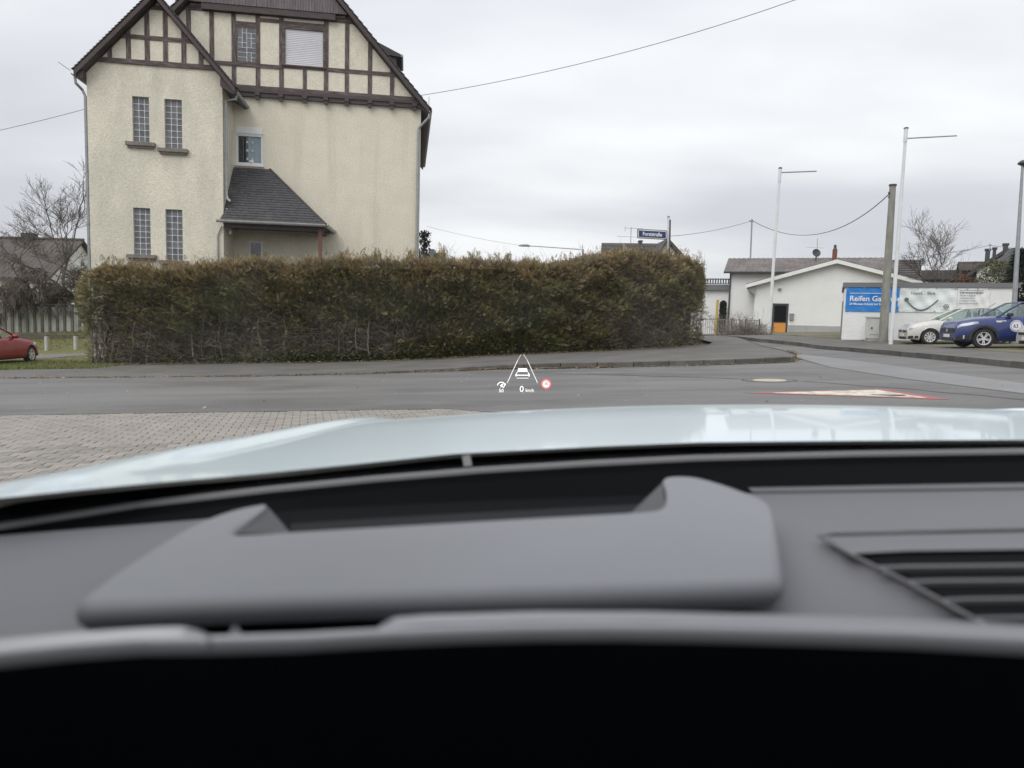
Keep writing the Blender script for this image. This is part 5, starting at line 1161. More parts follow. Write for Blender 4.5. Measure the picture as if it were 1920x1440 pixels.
for x0_, x1_, y0_, y1_, v_ in ((1846.5, 1857, 467, 486, 4), (1860.5, 1868.5, 464.5, 482, 5), (1880, 1890.5, 457, 472, .8)):
    p_, q_ = F5.uz(x0_, y1_, v_), F5.uz(x1_, y0_, v_); MB().box(p_[0], q_[0], v_-.4, v_+.4, p_[1]-.8, q_[1]-.12).box(p_[0]-.06, q_[0]+.06, v_-.45, v_+.45, q_[1]-.118, q_[1]).build('chimney', M_['dark'], rf)
p_, q_ = F5.uz(1909, 512, -3), F5.uz(1990, 470, -3)
MB().prism([(p_[0], -3, zg5), (q_[0], -3, zg5), (q_[0], -3, q_[1]-.3), (p_[0]+.2, -3, p_[1])], (0, .3, 0)).build('front_wall', M_['whitewall'], t)
aerial('small aerial on the slate-roofed house', 1856, 470, 1856.5, 457, [(1853, 459, 1860, 460)], D5+2)
# street sign and its post, white stub pole, lamp arm
d = 31.0; sc_ = d/F
ss = thing('street_sign', 'dark blue street name sign reading Forststraße above the hedge', 'street sign', gd(1252, d))
pA, pB = at(1253, 500, d), at(1256.5, 412, d); tapered(gd(1252, d), pB, .035, .035, 8).build('post', M_['dark'], ss, True)
c0, c1, c2, c3 = at(1195.5, 429.5, d), at(1250.5, 432.5, d), at(1250.5, 451.5, d), at(1195.5, 446, d)
ux_ = (c1-c0).normalized(); uz_ = (c0-c3).normalized(); Wd, Hd = (c1-c0).length, (c0-c3).length
def splate(inset, y, mat, name, r_=.06):
    pts = []
    for cx, cz, a0_ in ((inset+r_, inset+r_, 180), (Wd-inset-r_, inset+r_, 270), (Wd-inset-r_, Hd-inset-r_, 0), (inset+r_, Hd-inset-r_, 90)):
        for k_ in range(5): a_ = R(a0_+22.5*k_); pts.append(c3+ux_*(cx+r_*math.cos(a_))+uz_*(cz+r_*math.sin(a_))+Vector((0, y, 0)))
    return MB().prism(pts, (0, .012, 0)).build(name, M_[mat], ss, True)
splate(-.015, .016, 'dark', 'outer_rim'); splate(.015, .0, 'signwhite', 'white_frame'); splate(.05, -.016, 'navy', 'name_plate', .02)
Mt = Matrix((( ux_.x, 0, uz_.x, 0), (ux_.y, -1, uz_.y, 0), (ux_.z, 0, uz_.z, 0), (0, 0, 0, 1)))
mb = MB(); text_mb(mb, 'Forststraße', Matrix.Translation(c3+ux_*Wd*.5+uz_*Hd*.30+Vector((0, -.022, 0))) @ Matrix(((ux_.x, uz_.x, 0, 0), (ux_.y, uz_.y, -1, 0), (ux_.z, uz_.z, 0, 0), (0, 0, 0, 1))), Hd*.60, .003, 'CENTER', .80, .004); mb.build('lettering', M_['signwhite'], ss, True)
pc = thing('white_stub_pole', 'short white pole rising directly beside the street sign post', 'pole', gd(1250.5, d+.4)); tapered(gd(1250.5, d+.4), at(1253.5, 408, d+.4), .05, .05, 8).build('pole', M_['polewhite'], pc, True); MB().lathe([(.055, 0), (.055, .06), (0, .07)], 8, Matrix.Translation(at(1253.5, 408, d+.4))).build('cap', M_['grey'], pc, True)
d = 58; sl_ = thing('street_lamp', 'distant street lamp with long thin arm reaching out over the hedge', 'street lamp', gd(1092, d))
MB().tube([gd(1092, d), at(1093.5, 467, d), at(1085, 467.5, d), at(1030, 463.5, d), at(992, 461, d)], [.09, .06, .045, .04, .04], 6).build('arm', M_['galv'], sl_, True)
a, b = at(972, 460.5, d), at(994, 461.5, d); MB().tube([a, a.lerp(b, .3)+Vector((0, 0, .03)), a.lerp(b, .75)+Vector((0, 0, .05)), b], [.05, .10, .11, .06], 8).build('lamp_head', M_['galv'], sl_, True)
# annexe, bin-like boxes seen past the house corner
t = thing('garden_shed', 'small pale shed with dark grey boxes seen past the right corner of the house', 'shed', gd(800, 40)); a, b = at(786, 467, 40), at(802, 480, 40); zb3 = gz(a.x, 40)-.5
MB().prism([(a.x-1.5, 40, zb3), (b.x, 40, zb3), (b.x, 40, b.z), (a.x, 40, a.z), (a.x-1.5, 40, a.z+.4)], (0, 4, 0)).build('wall', M_['whitewall'], t, True)
a, b = at(803, 500, 41), at(814, 467, 41); MB().box(a.x, b.x, 41, 42, zb3, b.z).build('dark_box', M_['grey'], t, True); a, b = at(815.5, 500, 41), at(833, 474, 41); MB().box(a.x, b.x, 41, 42, zb3, b.z).build('grey_box', M_['greyfascia'], t, True)
t = thing('garden_conifer', 'little dark evergreen squeezed behind the right corner of the house', 'evergreen', gd(792, 37.5)); n = 900; g = np.random.default_rng(4); hgt = at(792, 433, 37.5).z - gd(792, 37.5).z
P = np.column_stack([g.normal(0, .16, n), g.normal(0, .16, n), hgt*(.55+.45*g.random(n))]); o1 = g.normal(0, 1, (n, 3)); o2 = g.normal(0, 1, (n, 3)); V = np.zeros((n, 4, 3)); V[:, 0] = P-o1*.06; V[:, 1] = P-o2*.03; V[:, 2] = P+o1*.06; V[:, 3] = P+o2*.03
np_mesh('foliage', V.reshape(-1, 3), np.arange(n*4).reshape(-1, 4), M_['hedge'], t, False, np.repeat(np.array([.025, .035, .022])*(.6+.8*g.random((n, 1))), 4, 0)); MB().tube([(0, 0, 0), (0, 0, hgt*.9)], [.05, .02], 5).build('trunk', M_['bark'], t)
# overhead cables
def cable(label, pts, r_):
    t = MB().tube([at(*q_) for q_ in pts], r_, 4).build('overhead_cable', M_['wire']); return tag(t, label, 'cable')
def hang(p0, p1, sag, n=14):
    return [tuple(p0[i]+(p1[i]-p0[i])*k_/n + (sag*4*(k_/n)*(1-k_/n) if i == 1 else 0) for i in range(3)) for k_ in range(n+1)]
cable('overhead cable running from the house gable up to the top edge of the sky', hang((770, 182, 30.2), (1490, 0, 24), 18)+hang((1490, 0, 24), (1900, -150, 21), 5)[1:], .011)
cable('overhead cable entering from the left edge to the house corner', hang((-60, 257, 25), (165, 203, 27.7), 2, 6), .010)
cable('slack overhead cable between the concrete pole and the roof mast', hang((1667, 364, 33), (1411, 414, 56), 49, 18), .022)
cable('overhead cable from the roof mast across to the street sign', hang((1410, 414, 56), (1252, 443, 50), 5, 10), .018)
cable('thin distant wire crossing behind the leafless tree', hang((1690, 484, 50), (1856, 460, 56), 3, 8)+hang((1856, 460, 56), (1990, 468, 54), 3, 5)[1:], .018)
cable('faint distant wire over the hedge by the house corner', hang((800, 424, 60), (975, 460, 62), 3, 8), .012)

# ------------------------------------------------------------------ parked cars
def build_car(name, label, paint, top, belt, roof, Wd, wb, fo, wr, suv=False, group='cars parked on the forecourt across the road', spokes=5, plate=True):
    """top: (x, z) of bonnet/boot line front to rear; belt z; roof: (xA base, xB, xC, xD base, z) ; x=0 at front axle, forward positive."""
    t = thing(name, label, 'car', (0, 0, 0), 0, group)
    xf, xr = top[0][0], top[-1][0]; xs_t, zs_t = [p[0] for p in top][::-1], [p[1] for p in top][::-1]
    sill = .24 if suv else .19; axles = (0.0, -wb)
    def zt(x): return float(np.interp(x, xs_t, zs_t))
    def hw(x):
        a = max(0.0, (x-(xf-.75))/.75); b = max(0.0, ((xr+.6)-x)/.6); return Wd/2*(1-.20*a**2.2-.13*b**2.2)
    def zb(x):
        z = sill + .05*max(0, (x-xf+.35)/.35) + .08*max(0, (xr+.4-x)/.4)
        for ax in axles:
            if abs(x-ax) < wr+.055: z = max(z, wr+math.sqrt(max(0, (wr+.055)**2-(x-ax)**2)))
        return z
    TS = [(0.0, 0.90), (.10, .975), (.25, 1.0), (.45, 1.0), (.62, .995), (.78, .965), (.90, .93), (.97, .87), (1.0, .80)]
    def pt(x, s, side, off=0.0):
        z0, z1 = sill, zt(x); z = z0+(z1-z0)*s; w_ = hw(x)*float(np.interp(s, [a for a, _ in TS], [b for _, b in TS]))
        return Vector((x, side*(w_+off), z))
    xs = sorted(set([xr+(xf-xr)*k_/44 for k_ in range(45)] + [ax+(wr+.055)*math.sin(R(a)) for ax in axles for a in range(-90, 91, 15)]), reverse=True)
    rows = []
    for x in xs:
        lo = zb(x); r_ = []
        z1 = zt(x)
        for side in (1, -1):
            l_ = []
            for s, _ in TS:
                p = pt(x, s, side)
                if p.z < lo: p.z = min(lo, z1-.02)
                l_.append(p)
            r_.append(l_)
        crown = [Vector((x, hw(x)*q_, z1+.035*(1-(q_/.8)**2)*min(1, max(0, (xf-x)/.3)))) for q_ in (.55, .25, 0, -.25, -.55)]
        rows.append([Vector((x, .3, lo))] + r_[0] + crown + r_[1][::-1] + [Vector((x, -.3, lo))])
    mb = MB(); mb.grid(rows)
    for rr_ in (rows[0], rows[-1]): b0 = len(mb.v); mb.v += [tuple(p) for p in rr_]; mb.f.append(tuple(range(b0, b0+len(rr_))))
    mb.build('body', paint, t, smooth=True, angle=40)
    # greenhouse
    xA, xB, xC, xD, zr = roof; wb_, wt = Wd/2*.83, Wd/2*.60; zA, zD = zt(xA)-.01, zt(xD)-.01
    prof = []
    for k_ in range(17):
        u = k_/16; x = xB+(xC-xB)*u; prof.append((x, zr-.0-.045*(2*u-1)**2-.02*u))
    mb = MB(); zB, zC = prof[0][1], prof[-1][1]
    mb.grid([[(x, wt*q_, z+.03*(1-q_*q_)) for q_ in (-1, -.9, -.5, 0, .5, .9, 1)] for x, z in prof]); mb.grid([[(x, wt*q_*.98, z+.03*(1-q_*q_)-.03) for q_ in (-1, -.5, 0, .5, 1)] for x, z in prof])
    mb.build('roof', paint, t, smooth=True)
    def gpt(u, v_, side, xa, xb, za, zb2): return None
    nW = 8
    def loft(xa, za, wa, xb, zb2, wb2, bow):
        return [[(xa+(xb-xa)*v_+bow*(1-q_*q_)*(1-v_*.5), (wa+(wb2-wa)*v_)*q_, za+(zb2-za)*v_+.03*(1-q_*q_)*v_) for q_ in np.linspace(-1, 1, 9)] for v_ in np.linspace(0, 1, 6)]
    MB().grid(loft(xA, zA, wb_*.97, xB, zB, wt*.97, .16)).build('windscreen', M_['carglass'], t, smooth=True)
    MB().grid(loft(xD, zD, wb_*.95, xC, zC, wt*.95, -.08)).build('rear_window', M_['carglass'], t, smooth=True)
    for side in (1, -1):
        pil = MB(); q0 = lambda x, z, f=1.0: Vector((x, side*(wb_+(wt-wb_)*min(1, max(0, (z-belt)/(zr-belt))))*f, z))
        A, Bq, Cq, Dq = q0(xA-.02, zA), q0(xB, zB), q0(xC, zC), q0(xD+.02, zD)
        rail = [A, A.lerp(Bq, .5)+Vector((0, 0, .02)), Bq] + [q0(x, z) for x, z in prof[2:-2:3]] + [Cq, Cq.lerp(Dq, .5), Dq]
        pil.tube(rail, [.045, .036, .036]+[.032]*len(prof[2:-2:3])+[.05, .085, .10], 6)
        pil.build('pillar', paint, t, smooth=True)
        win = [q0(xA-.30, belt+.01), A.lerp(Bq, .30), A.lerp(Bq, .9), q0(xB-.15, zB-.035)] + [q0(x, z-.045) for x, z in prof[3:-2:3]] + [q0(xC+.02, zC-.06), q0(xD+.28, zD*.5+zC*.5), q0(xD+.30, belt+.015)]
        MB().prism([p*1 for p in win], (0, side*.006, 0)).build('side_window', M_['carglass'], t)
        tr_ = MB(); xm = (xB+xC)/2+.12
        for xb_ in (xm, xC+.12): tr_.bar(q0(xb_+.03, belt), q0(xb_-.06 if xb_ == xm else xb_+.05, zr-.07), .09, .03, (1, 0, 0))
        tr_.build('window_post', M_['plastic'], t)
        MB().tube([q0(xA-.1, belt, 1.01), q0((xA+xD)/2, belt+.005, 1.02), q0(xD+.2, belt+.02, 1.01)], .014, 4).build('window_trim', M_['plastic'], t)
        m0 = q0(xA-.38, belt+.09)+Vector((0, side*.14, 0)); mrr = MB()
        mrr.lathe([(0, -.10), (.06, -.095), (.085, -.04), (.09, .04), (.06, .10), (0, .11)], 10, Matrix.Translation(m0) @ Matrix.Rotation(R(90), 4, 'X') @ Matrix.Diagonal((1.15, .8, 1, 1))); mrr.bar(m0+Vector((0, -side*.12, -.05)), m0+Vector((0, 0, -.04)), .05, .03)
        mrr.build('mirror', M_['plastic'] if suv else paint, t, smooth=True)
        # seams, handles, lamps follow the body side
        def patch(x0, x1, s0, s1, off, nx=8, ns=3): return [[pt(x0+(x1-x0)*i/nx, s0+(s1-s0)*j/ns, side, off) for i in range(nx+1)] for j in range(ns+1)]
        sm = MB()
        for xs_ in (xA-.42, xm-.03, xD+.55): sm.grid(patch(xs_-.006, xs_+.006, .12, .95, .004, 1, 8))
        sm.build('door_seam', M_['plastic'], t)
        for xh in (xm+.14, xD+.62): MB().grid(patch(xh-.10, xh+.10, .74, .78, .02, 4, 2)).build('door_handle', paint, t)
        hl = [[pt(xf-.04-(.62 if suv else .55)*(i/10), .86-.10*(j/3)+(.02 if suv else .06)*(i/10)-.012*j*(1-i/10), side, .010) for i in range(11)] for j in range(4)]
        MB().grid(hl).build('headlight', M_['lamp'], t, smooth=True)
        MB().grid([[pt(xr+.03+.30*i/6, .62+.2*j/3, side, .008) for i in range(7)] for j in range(4)]).build('tail_lamp', M_['paintred'], t)
        ln = MB(); ln.grid(patch(0-wr-.2, -wb+wr+.2, .02, .13 if suv else .07, .012, 10, 2)); ln.build('sill_trim', M_['plastic'] if not suv else paint, t)
        if suv:
            ar = MB()
            for ax in axles:
                r0_, r1_ = wr+.05, wr+.13; rows2 = []
                for a in range(-5, 186, 12):
                    rows2.append([Vector((ax+q_*math.cos(R(a)), side*(hw(ax+q_*math.cos(R(a)))+.012), max(sill-.02, wr+q_*math.sin(R(a))))) for q_ in (r0_, r1_)])
                ar.grid(rows2)
            ar.build('wheel_arch', M_['plastic'], t)
        fi = [[pt(xf-.01-.36*(i/6), .12+.20*(j/3)*(1-.35*i/6), side, .010) for i in range(7)] for j in range(4)]
        MB().grid(fi).build('air_intake', M_['plastic'], t)
        MB().grid([[pt(xf-.20-.04*i, .14+.17*j/3, side, .016) for i in range(2)] for j in range(4)]).build('intake_trim', M_['rim'], t)
        for ax in axles:
            Tm = Matrix.Translation((ax, side*(Wd/2-.115), wr)) @ Matrix.Rotation(R(-90*side), 4, 'X')
            wh = MB().lathe([(wr*.62, -.10), (wr*.93, -.10), (wr, -.07), (wr, .07), (wr*.95, .095), (wr*.70, .10), (wr*.64, .08), (wr*.62, -.1)], 28, Tm).build('wheel', M_['tyre'], t, smooth=True)
            rm = MB(); rm.lathe([(wr*.66, .085), (wr*.66, .097), (wr*.60, .092), (wr*.58, .04)], 28, Tm); rm.lathe([(0, .085), (wr*.12, .085), (wr*.15, .06)], 12, Tm)
            for k_ in range(spokes):
                a = 2*math.pi*k_/spokes+.3
                for da in ((-.16, .16) if spokes <= 6 else (0,)):
                    ca = lambda r_, b, h: Tm @ Vector((r_*math.cos(a+b), r_*math.sin(a+b), h))
                    wv = .07 if spokes <= 6 else .16
                    rm.add([ca(wr*.12, -.35+da*2, .08), ca(wr*.12, .35+da*2, .08), ca(wr*.62, da+wv, .09), ca(wr*.62, da-wv, .09), ca(wr*.12, -.3+da, .03), ca(wr*.62, da-wv, .045), ca(wr*.62, da+wv, .045)], [(0, 1, 2, 3), (0, 3, 5, 4), (1, 2, 6, 4)])
            rm.build('rim', M_['rim'], wh)
            MB().lathe([(0, .0), (wr*.60, .0), (wr*.60, .02)], 20, Tm).build('brake_shadow', M_['plastic'], wh)
    # nose and tail
    hN = hw(xf)
    gm = MB(); zg = zt(xf)
    gm.box(xf-.02, xf+.012, -hN*.78, hN*.78, zg-.16 if suv else zg-.10, zg-.03); gr = gm.build('grille', M_['plastic'], t)
    emb = emblem(gr, 0, 0, .06, 'rim', 0, Matrix.Translation((xf+.016, 0, zg-.09)) @ Matrix.Rotation(R(90), 4, 'Z') @ Matrix.Rotation(R(90), 4, 'X')); 
    MB().box(xf-.02, xf+.010, -hN*.70, hN*.70, sill+.02, sill+.13).build('lower_grille', M_['plastic'], t)
    if plate: MB().box(xf+.014, xf+.03, -.26, .26, sill+.15, sill+.26).build('number_plate', M_['signwhite'], t)
    st = MB()
    for xx in (xB-.45, xB-1.35):
        for yy in (-.36, .36): st.box(xx-.10, xx+.02, yy-.22, yy+.22, .5, belt+.12); st.box(xx-.10, xx-.02, yy-.12, yy+.12, belt+.14, belt+.33)
    st.box(xD+.3, xA-.1, -Wd*.36, Wd*.36, .45, .52); st.box(xA-.5, xA-.1, -Wd*.40, Wd*.40, belt-.2, belt-.02); st.build('seats', M_['seat'], t)
    return t, pt
hatch_top = [(.80, .62), (.78, .72), (.64, .82), (.25, .925), (-.30, .975), (-.42, .985), (-2.6, 1.0), (-3.05, .98), (-3.20, .80), (-3.22, .5)]
c1, _ = build_car('parked_car', 'small pale beige hatchback parked before the pale banners, behind the blue one', M_['p_white'], hatch_top, .965, (-.36, -1.28, -2.55, -3.02, 1.47), 1.75, 2.55, .8, .315, False, spokes=9)
suv_top = [(.84, .72), (.82, .86), (.70, .955), (.25, 1.035), (-.35, 1.08), (-.5, 1.09), (-2.6, 1.12), (-3.1, 1.10), (-3.35, .88), (-3.38, .5)]
c2, pt2 = build_car('parked_car', 'royal blue compact off-roader with black wheel arches and round white sticker on its door', M_['p_blue'], suv_top, 1.07, (-.42, -1.25, -2.65, -3.15, 1.60), 1.82, 2.60, .84, .345, True, spokes=5)
def place(c, px, py, rz): p = gp(px, py); p.z = gz(p.x, p.y)+.158; c.location = p; c.rotation_euler = (0, math.atan(.0417)*math.cos(rz)*-1, rz)
place(c1, 1741.5, 653, R(166)); place(c2, 1841.5, 661.5, R(169))
# camera-side is the left flank when the car faces left: shift so the near wheels sit where the photo has them
for c, wd in ((c1, 1.75), (c2, 1.82)):
    rz = c.rotation_euler[2]; c.location = c.location + Vector((math.sin(rz), -math.cos(rz), 0))*(wd/2-.1)
# aerial on the pale car, sticker and badge on the blue car
MB().tube([(-2.35, 0, 1.46), (-2.62, 0, 1.66)], .010, 5).build('aerial_rod', M_['plastic'], c1)
sp = pt2(-.98, .62, 1, .010)
stk = MB().lathe([(0, 0), (.20, 0), (.20, .003), (0, .003)], 32, Matrix.Translation(sp) @ Matrix.Rotation(R(-90), 4, 'X')).build('round_sticker', M_['signwhite'], c2)
mb = MB().lathe([(.185, .004), (.185, .006), (.15, .006), (.15, .004)], 32, Matrix.Translation(sp) @ Matrix.Rotation(R(-90), 4, 'X')); mb.build('blue_ring', mk('sticker_blue', (.10, .17, .42), (.55, .6, .75), 26, .5), stk)
mb = MB(); text_mb(mb, '63', Matrix.Translation(sp+Vector((.10, .008, -.06))) @ Matrix.Rotation(R(180), 4, 'Z') @ RX, .19, .002, squash=.85); mb.build('number', M_['navy'], stk)
bp = pt2(-.52, .83, 1, .008); MB().box(bp.x-.16, bp.x+.16, bp.y, bp.y+.006, bp.z-.012, bp.z+.018).box(bp.x-.02, bp.x+.14, bp.y, bp.y+.007, bp.z-.045, bp.z-.013).build('side_badge', M_['rim'], c2)
c3 = dup(c1, None, R(169)); c3['label'] = 'pale car cut off by the right edge just beyond the blue one'; p = gp(1948, 667); p.z = gz(p.x, p.y)+.158; c3.location = p+Vector((1.05, .8, 0))
coupe_top = [(.78, .58), (.75, .68), (.55, .78), (.1, .90), (-.5, .965), (-.62, .975), (-2.6, 1.0), (-3.25, .98), (-3.45, .8), (-3.48, .5)]
c4, _ = build_car('parked_car', 'dark red coupe parked on the grass at the left edge', M_['p_red'], coupe_top, .95, (-.62, -1.45, -2.35, -3.05, 1.40), 1.76, 2.66, .78, .32, False, 'cars parked beside the lawn', spokes=5, plate=False)
del c4['group']
rz = R(97); p = gp(57, 681); hd = Vector((math.cos(rz), math.sin(rz), 0)); rt_ = Vector((math.sin(rz), -math.cos(rz), 0))
c4.location = Vector((p.x, p.y, 0)) - rt_*(1.76/2-.1); c4.location.z = gz(c4.location.x, c4.location.y)+.03; c4.rotation_euler = (math.atan(.0417)*-1*0, -0, rz)
c4.rotation_euler = (Matrix.Rotation(-math.atan(.0417), 3, 'Y') @ Matrix.Rotation(rz, 3, 'Z')).to_euler()
for c in (c1, c2, c3): rz = c.rotation_euler[2]; c.rotation_euler = (Matrix.Rotation(-math.atan(.0417), 3, 'Y') @ Matrix.Rotation(rz, 3, 'Z')).to_euler()

# ------------------------------------------------------------------ the car the picture is taken from
TH = math.atan(.0417)
own = thing('own_car', 'pale ice-white car seen from its driver seat, with bonnet, windscreen and grey dashboard in front', 'car', (0, 0, 0))
own.rotation_euler = (0, -TH, 0)
RL = Matrix.Rotation(TH, 3, 'Y'); EL = RL @ CO
def lray(px, py): return RL @ ray(px, py)
def Lz(px, py, drop): r_ = lray(px, py); t_ = -drop/r_.z; return EL + r_*t_
def Ly(px, py, d): r_ = lray(px, py); return EL + r_*(d/r_.y)
XC = .50                                     # lateral centre of the car from the driver's eye
def sm_(t): t = np.clip(t, 0, 1); return t*t*(3-2*t)
rearpts = [Lz(px, py, .172) for px, py in ((0, 950), (250, 921), (500, 896), (850, 851), (1100, 838), (1310, 829.5))]
rx_ = [p.x for p in rearpts] + [2*XC-p.x for p in rearpts[::-1][1:]]; ry_ = [p.y for p in rearpts] + [p.y for p in rearpts[::-1][1:]]
o_ = np.argsort(rx_); rx_, ry_ = np.array(rx_)[o_], np.array(ry_)[o_]
def rear_y(x): return float(np.interp(x, rx_, ry_))
def half_w(y): return float(np.interp(y, [.5, .9, 1.3, 1.6, 1.9, 2.15], [1.14, 1.125, 1.085, 1.04, .95, .72]))
def hood_z(x, y):
    xc = abs(x-XC); w_ = half_w(y)
    z = EL.z-.172 - .035*(y-1.0) - .085*max(0, y-1.35)**2 - .30*max(0, y-1.85)**2
    z -= (.004+.050*max(0, y-.8))*(xc/1.08)**2 + (.0+.07*max(0, y-.8))*max(0, (xc-.75)/.38)**2
    z -= .036*max(0, (xc-.95)/.2)**2
    cx = float(np.interp(y, [.6, .95, 1.5, 2.0], [.96, .918, .84, .783]))      # raised crease along the wing
    dlt = xc-cx
    z += .014*S((y-.72)/.35)*(1-.6*S((y-1.6)/.5))*math.exp(-(max(0, dlt)/.11)**2)*(1 if dlt > 0 else math.exp(-(dlt/.022)**2))
    return z
rows = []
ND, NX = 70, 150
for j in range(ND+1):
    u = j/ND; r_ = []
    for i in range(NX+1):
        s = -1+2*i/NX; yv = None
        x0 = XC+s*half_w(.85); y0 = rear_y(x0); y1 = 2.2-.35*abs(s)**3
        y = y0+(y1-y0)*u; x = XC+s*half_w(y); r_.append((x, y, hood_z(x, y)))
    rows.append(r_)
# rolled front and wing edges
def drop_edge(r_, k_): return [(XC+(x-XC)*(1+.012*k_*(abs(x-XC)/.9)), y+.05*k_, z-.02*k_*k_) for x, y, z in r_]
rows += [drop_edge(rows[-1], k_) for k_ in (1, 2, 3, 5)]
for r_ in rows:
    a, b = r_[0], r_[-1]
    for k_ in (1, 2, 3, 4, 8): r_.insert(0, (a[0]-.012*min(k_, 4), a[1], a[2]-.012*k_**1.7)); r_.append((b[0]+.012*min(k_, 4), b[1], b[2]-.012*k_**1.7))
MB().grid(rows).build('bonnet', M_['p_own'], own, smooth=True, angle=60)
# cowl: dark trough between bonnet and dash
trim_px = [(-120, 1000), (0, 985), (250, 946), (500, 917), (700, 897), (900, 880.5), (1100, 868), (1300, 858), (1600, 850), (1920, 845), (2100, 843)]
trim_D = [.200, .197, .190, .180, .175, .170, .167, .165, .165, .165, .165]
trim = [Lz(px, py, D_) for (px, py), D_ in zip(trim_px, trim_D)]
lip = []
for k_ in range(len(trim)-1):
    for j in range(4): lip.append(trim[k_].lerp(trim[k_+1], j/4))
lip.append(trim[-1])
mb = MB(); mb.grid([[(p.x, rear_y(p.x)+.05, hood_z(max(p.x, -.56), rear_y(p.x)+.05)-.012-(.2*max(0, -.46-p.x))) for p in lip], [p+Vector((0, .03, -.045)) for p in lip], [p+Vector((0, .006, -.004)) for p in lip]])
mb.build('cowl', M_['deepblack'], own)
dash = MB().tube([p+Vector((0, .004, -.0035)) for p in lip], .0055, 8).build('dash_lip', M_['lip'], own, smooth=True)
back_px = [(-120, 1020), (0, 1003), (160, 990), (420, 969), (600, 952), (900, 938), (1300, 924), (1450, 923), (1700, 919), (1920, 915), (2100, 914)]
DD = .200
back = [Lz(px, py, DD) for px, py in back_px]
def bx_(x): return float(np.interp(x, [p.x for p in back], [p.y for p in back]))
mb = MB(); mb.grid([[p for p in lip], [p+Vector((0, -.004, -.012)) for p in lip], [(p.x, bx_(p.x)+.004, EL.z-DD-.004) for p in lip]])
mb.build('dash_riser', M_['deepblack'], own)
xsd = np.linspace(back[0].x, back[-1].x, 60); rows = []
for v_ in (0, .01, .03, .08, .2, .4, .6, .8, 1.0):
    rows.append([(x, bx_(x)*(1-v_)+.40*v_, EL.z-DD-.004*(1 if v_ == 0 else 0)-.010*v_*v_) for x in xsd])
dash = MB().grid(rows).build('dashboard', M_['dash'], own, smooth=True)
# dark gap strip with a grey ledge at the right rear of the dash
mb = MB()
a = [Lz(px, py, .197) for px, py in ((1400, 912), (1500, 908), (1700, 903), (2000, 899))]; b = [Lz(px, py, .197) for px, py in ((1410, 921), (1500, 920), (1700, 917), (2000, 913))]
mb.grid([a, b]); mb.grid([b, [p+Vector((0, 0, -.012)) for p in b]]); mb.build('rear_ledge', M_['dash'], dash, False)
sticker = [Ly(866, 854, .93), Ly(881, 852.5, .93), Ly(885, 873, .92), Ly(870, 874.5, .92)]
MB().prism(sticker, (0, .002, 0)).build('glass_tab', M_['lip'], own)
# projector surround
def chaikin(p, n_=2):
    for _ in range(n_): p = [q_ for a, b in zip(p, p[1:]+p[:1]) for q_ in (a.lerp(b, .25), a.lerp(b, .75))]
    return p
BD = .172
bez_px = [(136, 1126), (160, 1106), (215, 1066), (290, 1020), (360, 983), (430, 957), (494, 944), (504, 947), (470, 972), (432, 997), (450, 1001), (560, 994), (800, 981), (1040, 968), (1200, 960), (1240, 955), (1249, 940), (1248, 915), (1240, 900), (1252, 893), (1300, 893), (1350, 906), (1400, 924), (1436, 938), (1450, 958), (1462, 1000), (1470, 1050), (1472, 1078), (1462, 1090), (1430, 1094), (1200, 1101), (900, 1108), (500, 1119), (200, 1131), (150, 1134)]
def dense(p): return [q_ for a, b in zip(p, p[1:]+p[:1]) for q_ in (a, a.lerp(b, .5))]
bez = chaikin([Lz(px, py, BD) for px, py in bez_px], 2)
def build_bezel():
    P_ = [Vector(p) for p in bez]; n_ = len(P_); nr_ = []
    sgn = 1 if sum(a.x*b.y-b.x*a.y for a, b in zip(P_, P_[1:]+P_[:1])) > 0 else -1
    for i in range(n_):
        t_ = (P_[(i+2) % n_]-P_[i-2]); nr_.append(Vector((t_.y, -t_.x, 0)).normalized()*sgn)
    rad = [.0028+.0072*S((.66-p.y)/.14) for p in P_]; rings = []
    for k_ in range(8):
        a_ = R(90*k_/7); rings.append([p-q_*(r_*(1-math.sin(a_)))+Vector((0, 0, -r_*(1-math.cos(a_)))) for p, q_, r_ in zip(P_, nr_, rad)])
    rings.append([p+Vector((0, .001, -.014)) for p in P_]); rings.append([p-q_*.004+Vector((0, .002, -.0195)) for p, q_ in zip(P_, nr_)])
    mb = MB(); mb.v = [tuple(p) for r_ in rings for p in r_]
    mb.f = [(k_*n_+i, k_*n_+(i+1) % n_, (k_+1)*n_+(i+1) % n_, (k_+1)*n_+i) for k_ in range(len(rings)-1) for i in range(n_)]
    mb.f += [tuple(t_) for t_ in tessellate_polygon([rings[0]])]
    o = mb.build('projector_surround', M_['bezel'], own, smooth=True, angle=50)
    for q_ in o.data.polygons:
        if len(q_.vertices) == 3: q_.use_smooth = False
    return o
bz_o = build_bezel()
# dark well behind the surround and its inner cheeks
s0 = [Lz(px, py, .1985) for px, py in ((470, 964), (600, 953), (900, 939), (1265, 926))]; s1 = [Lz(px, py, .1985) for px, py in ((425, 1012), (560, 1004), (900, 990), (1262, 978))]
MB().grid([s0, s1]).build('projector_well', M_['deepblack'], own)
s0 = [Lz(px, py, .1978) for px, py in ((545, 982), (800, 966), (1200, 945))]; s1 = [Lz(px, py, .1978) for px, py in ((545, 1000), (800, 990), (1220, 975))]; MB().grid([s0, s1]).build('projector_glass', M_['screen'], bz_o)
ck = [Lz(px, py, BD+.003) for px, py in ((500, 950), (440, 998))] + [Lz(px, py, BD+.022) for px, py in ((452, 1006), (545, 996))]
mb = MB().add([Lz(503, 951, BD+.004), Lz(440, 1000, BD+.004), Lz(440, 1012, BD+.010), Lz(545, 1000, BD+.010)], [(0, 1, 2, 3)]); mb.build('inner_cheek', M_['dark'], bz_o)
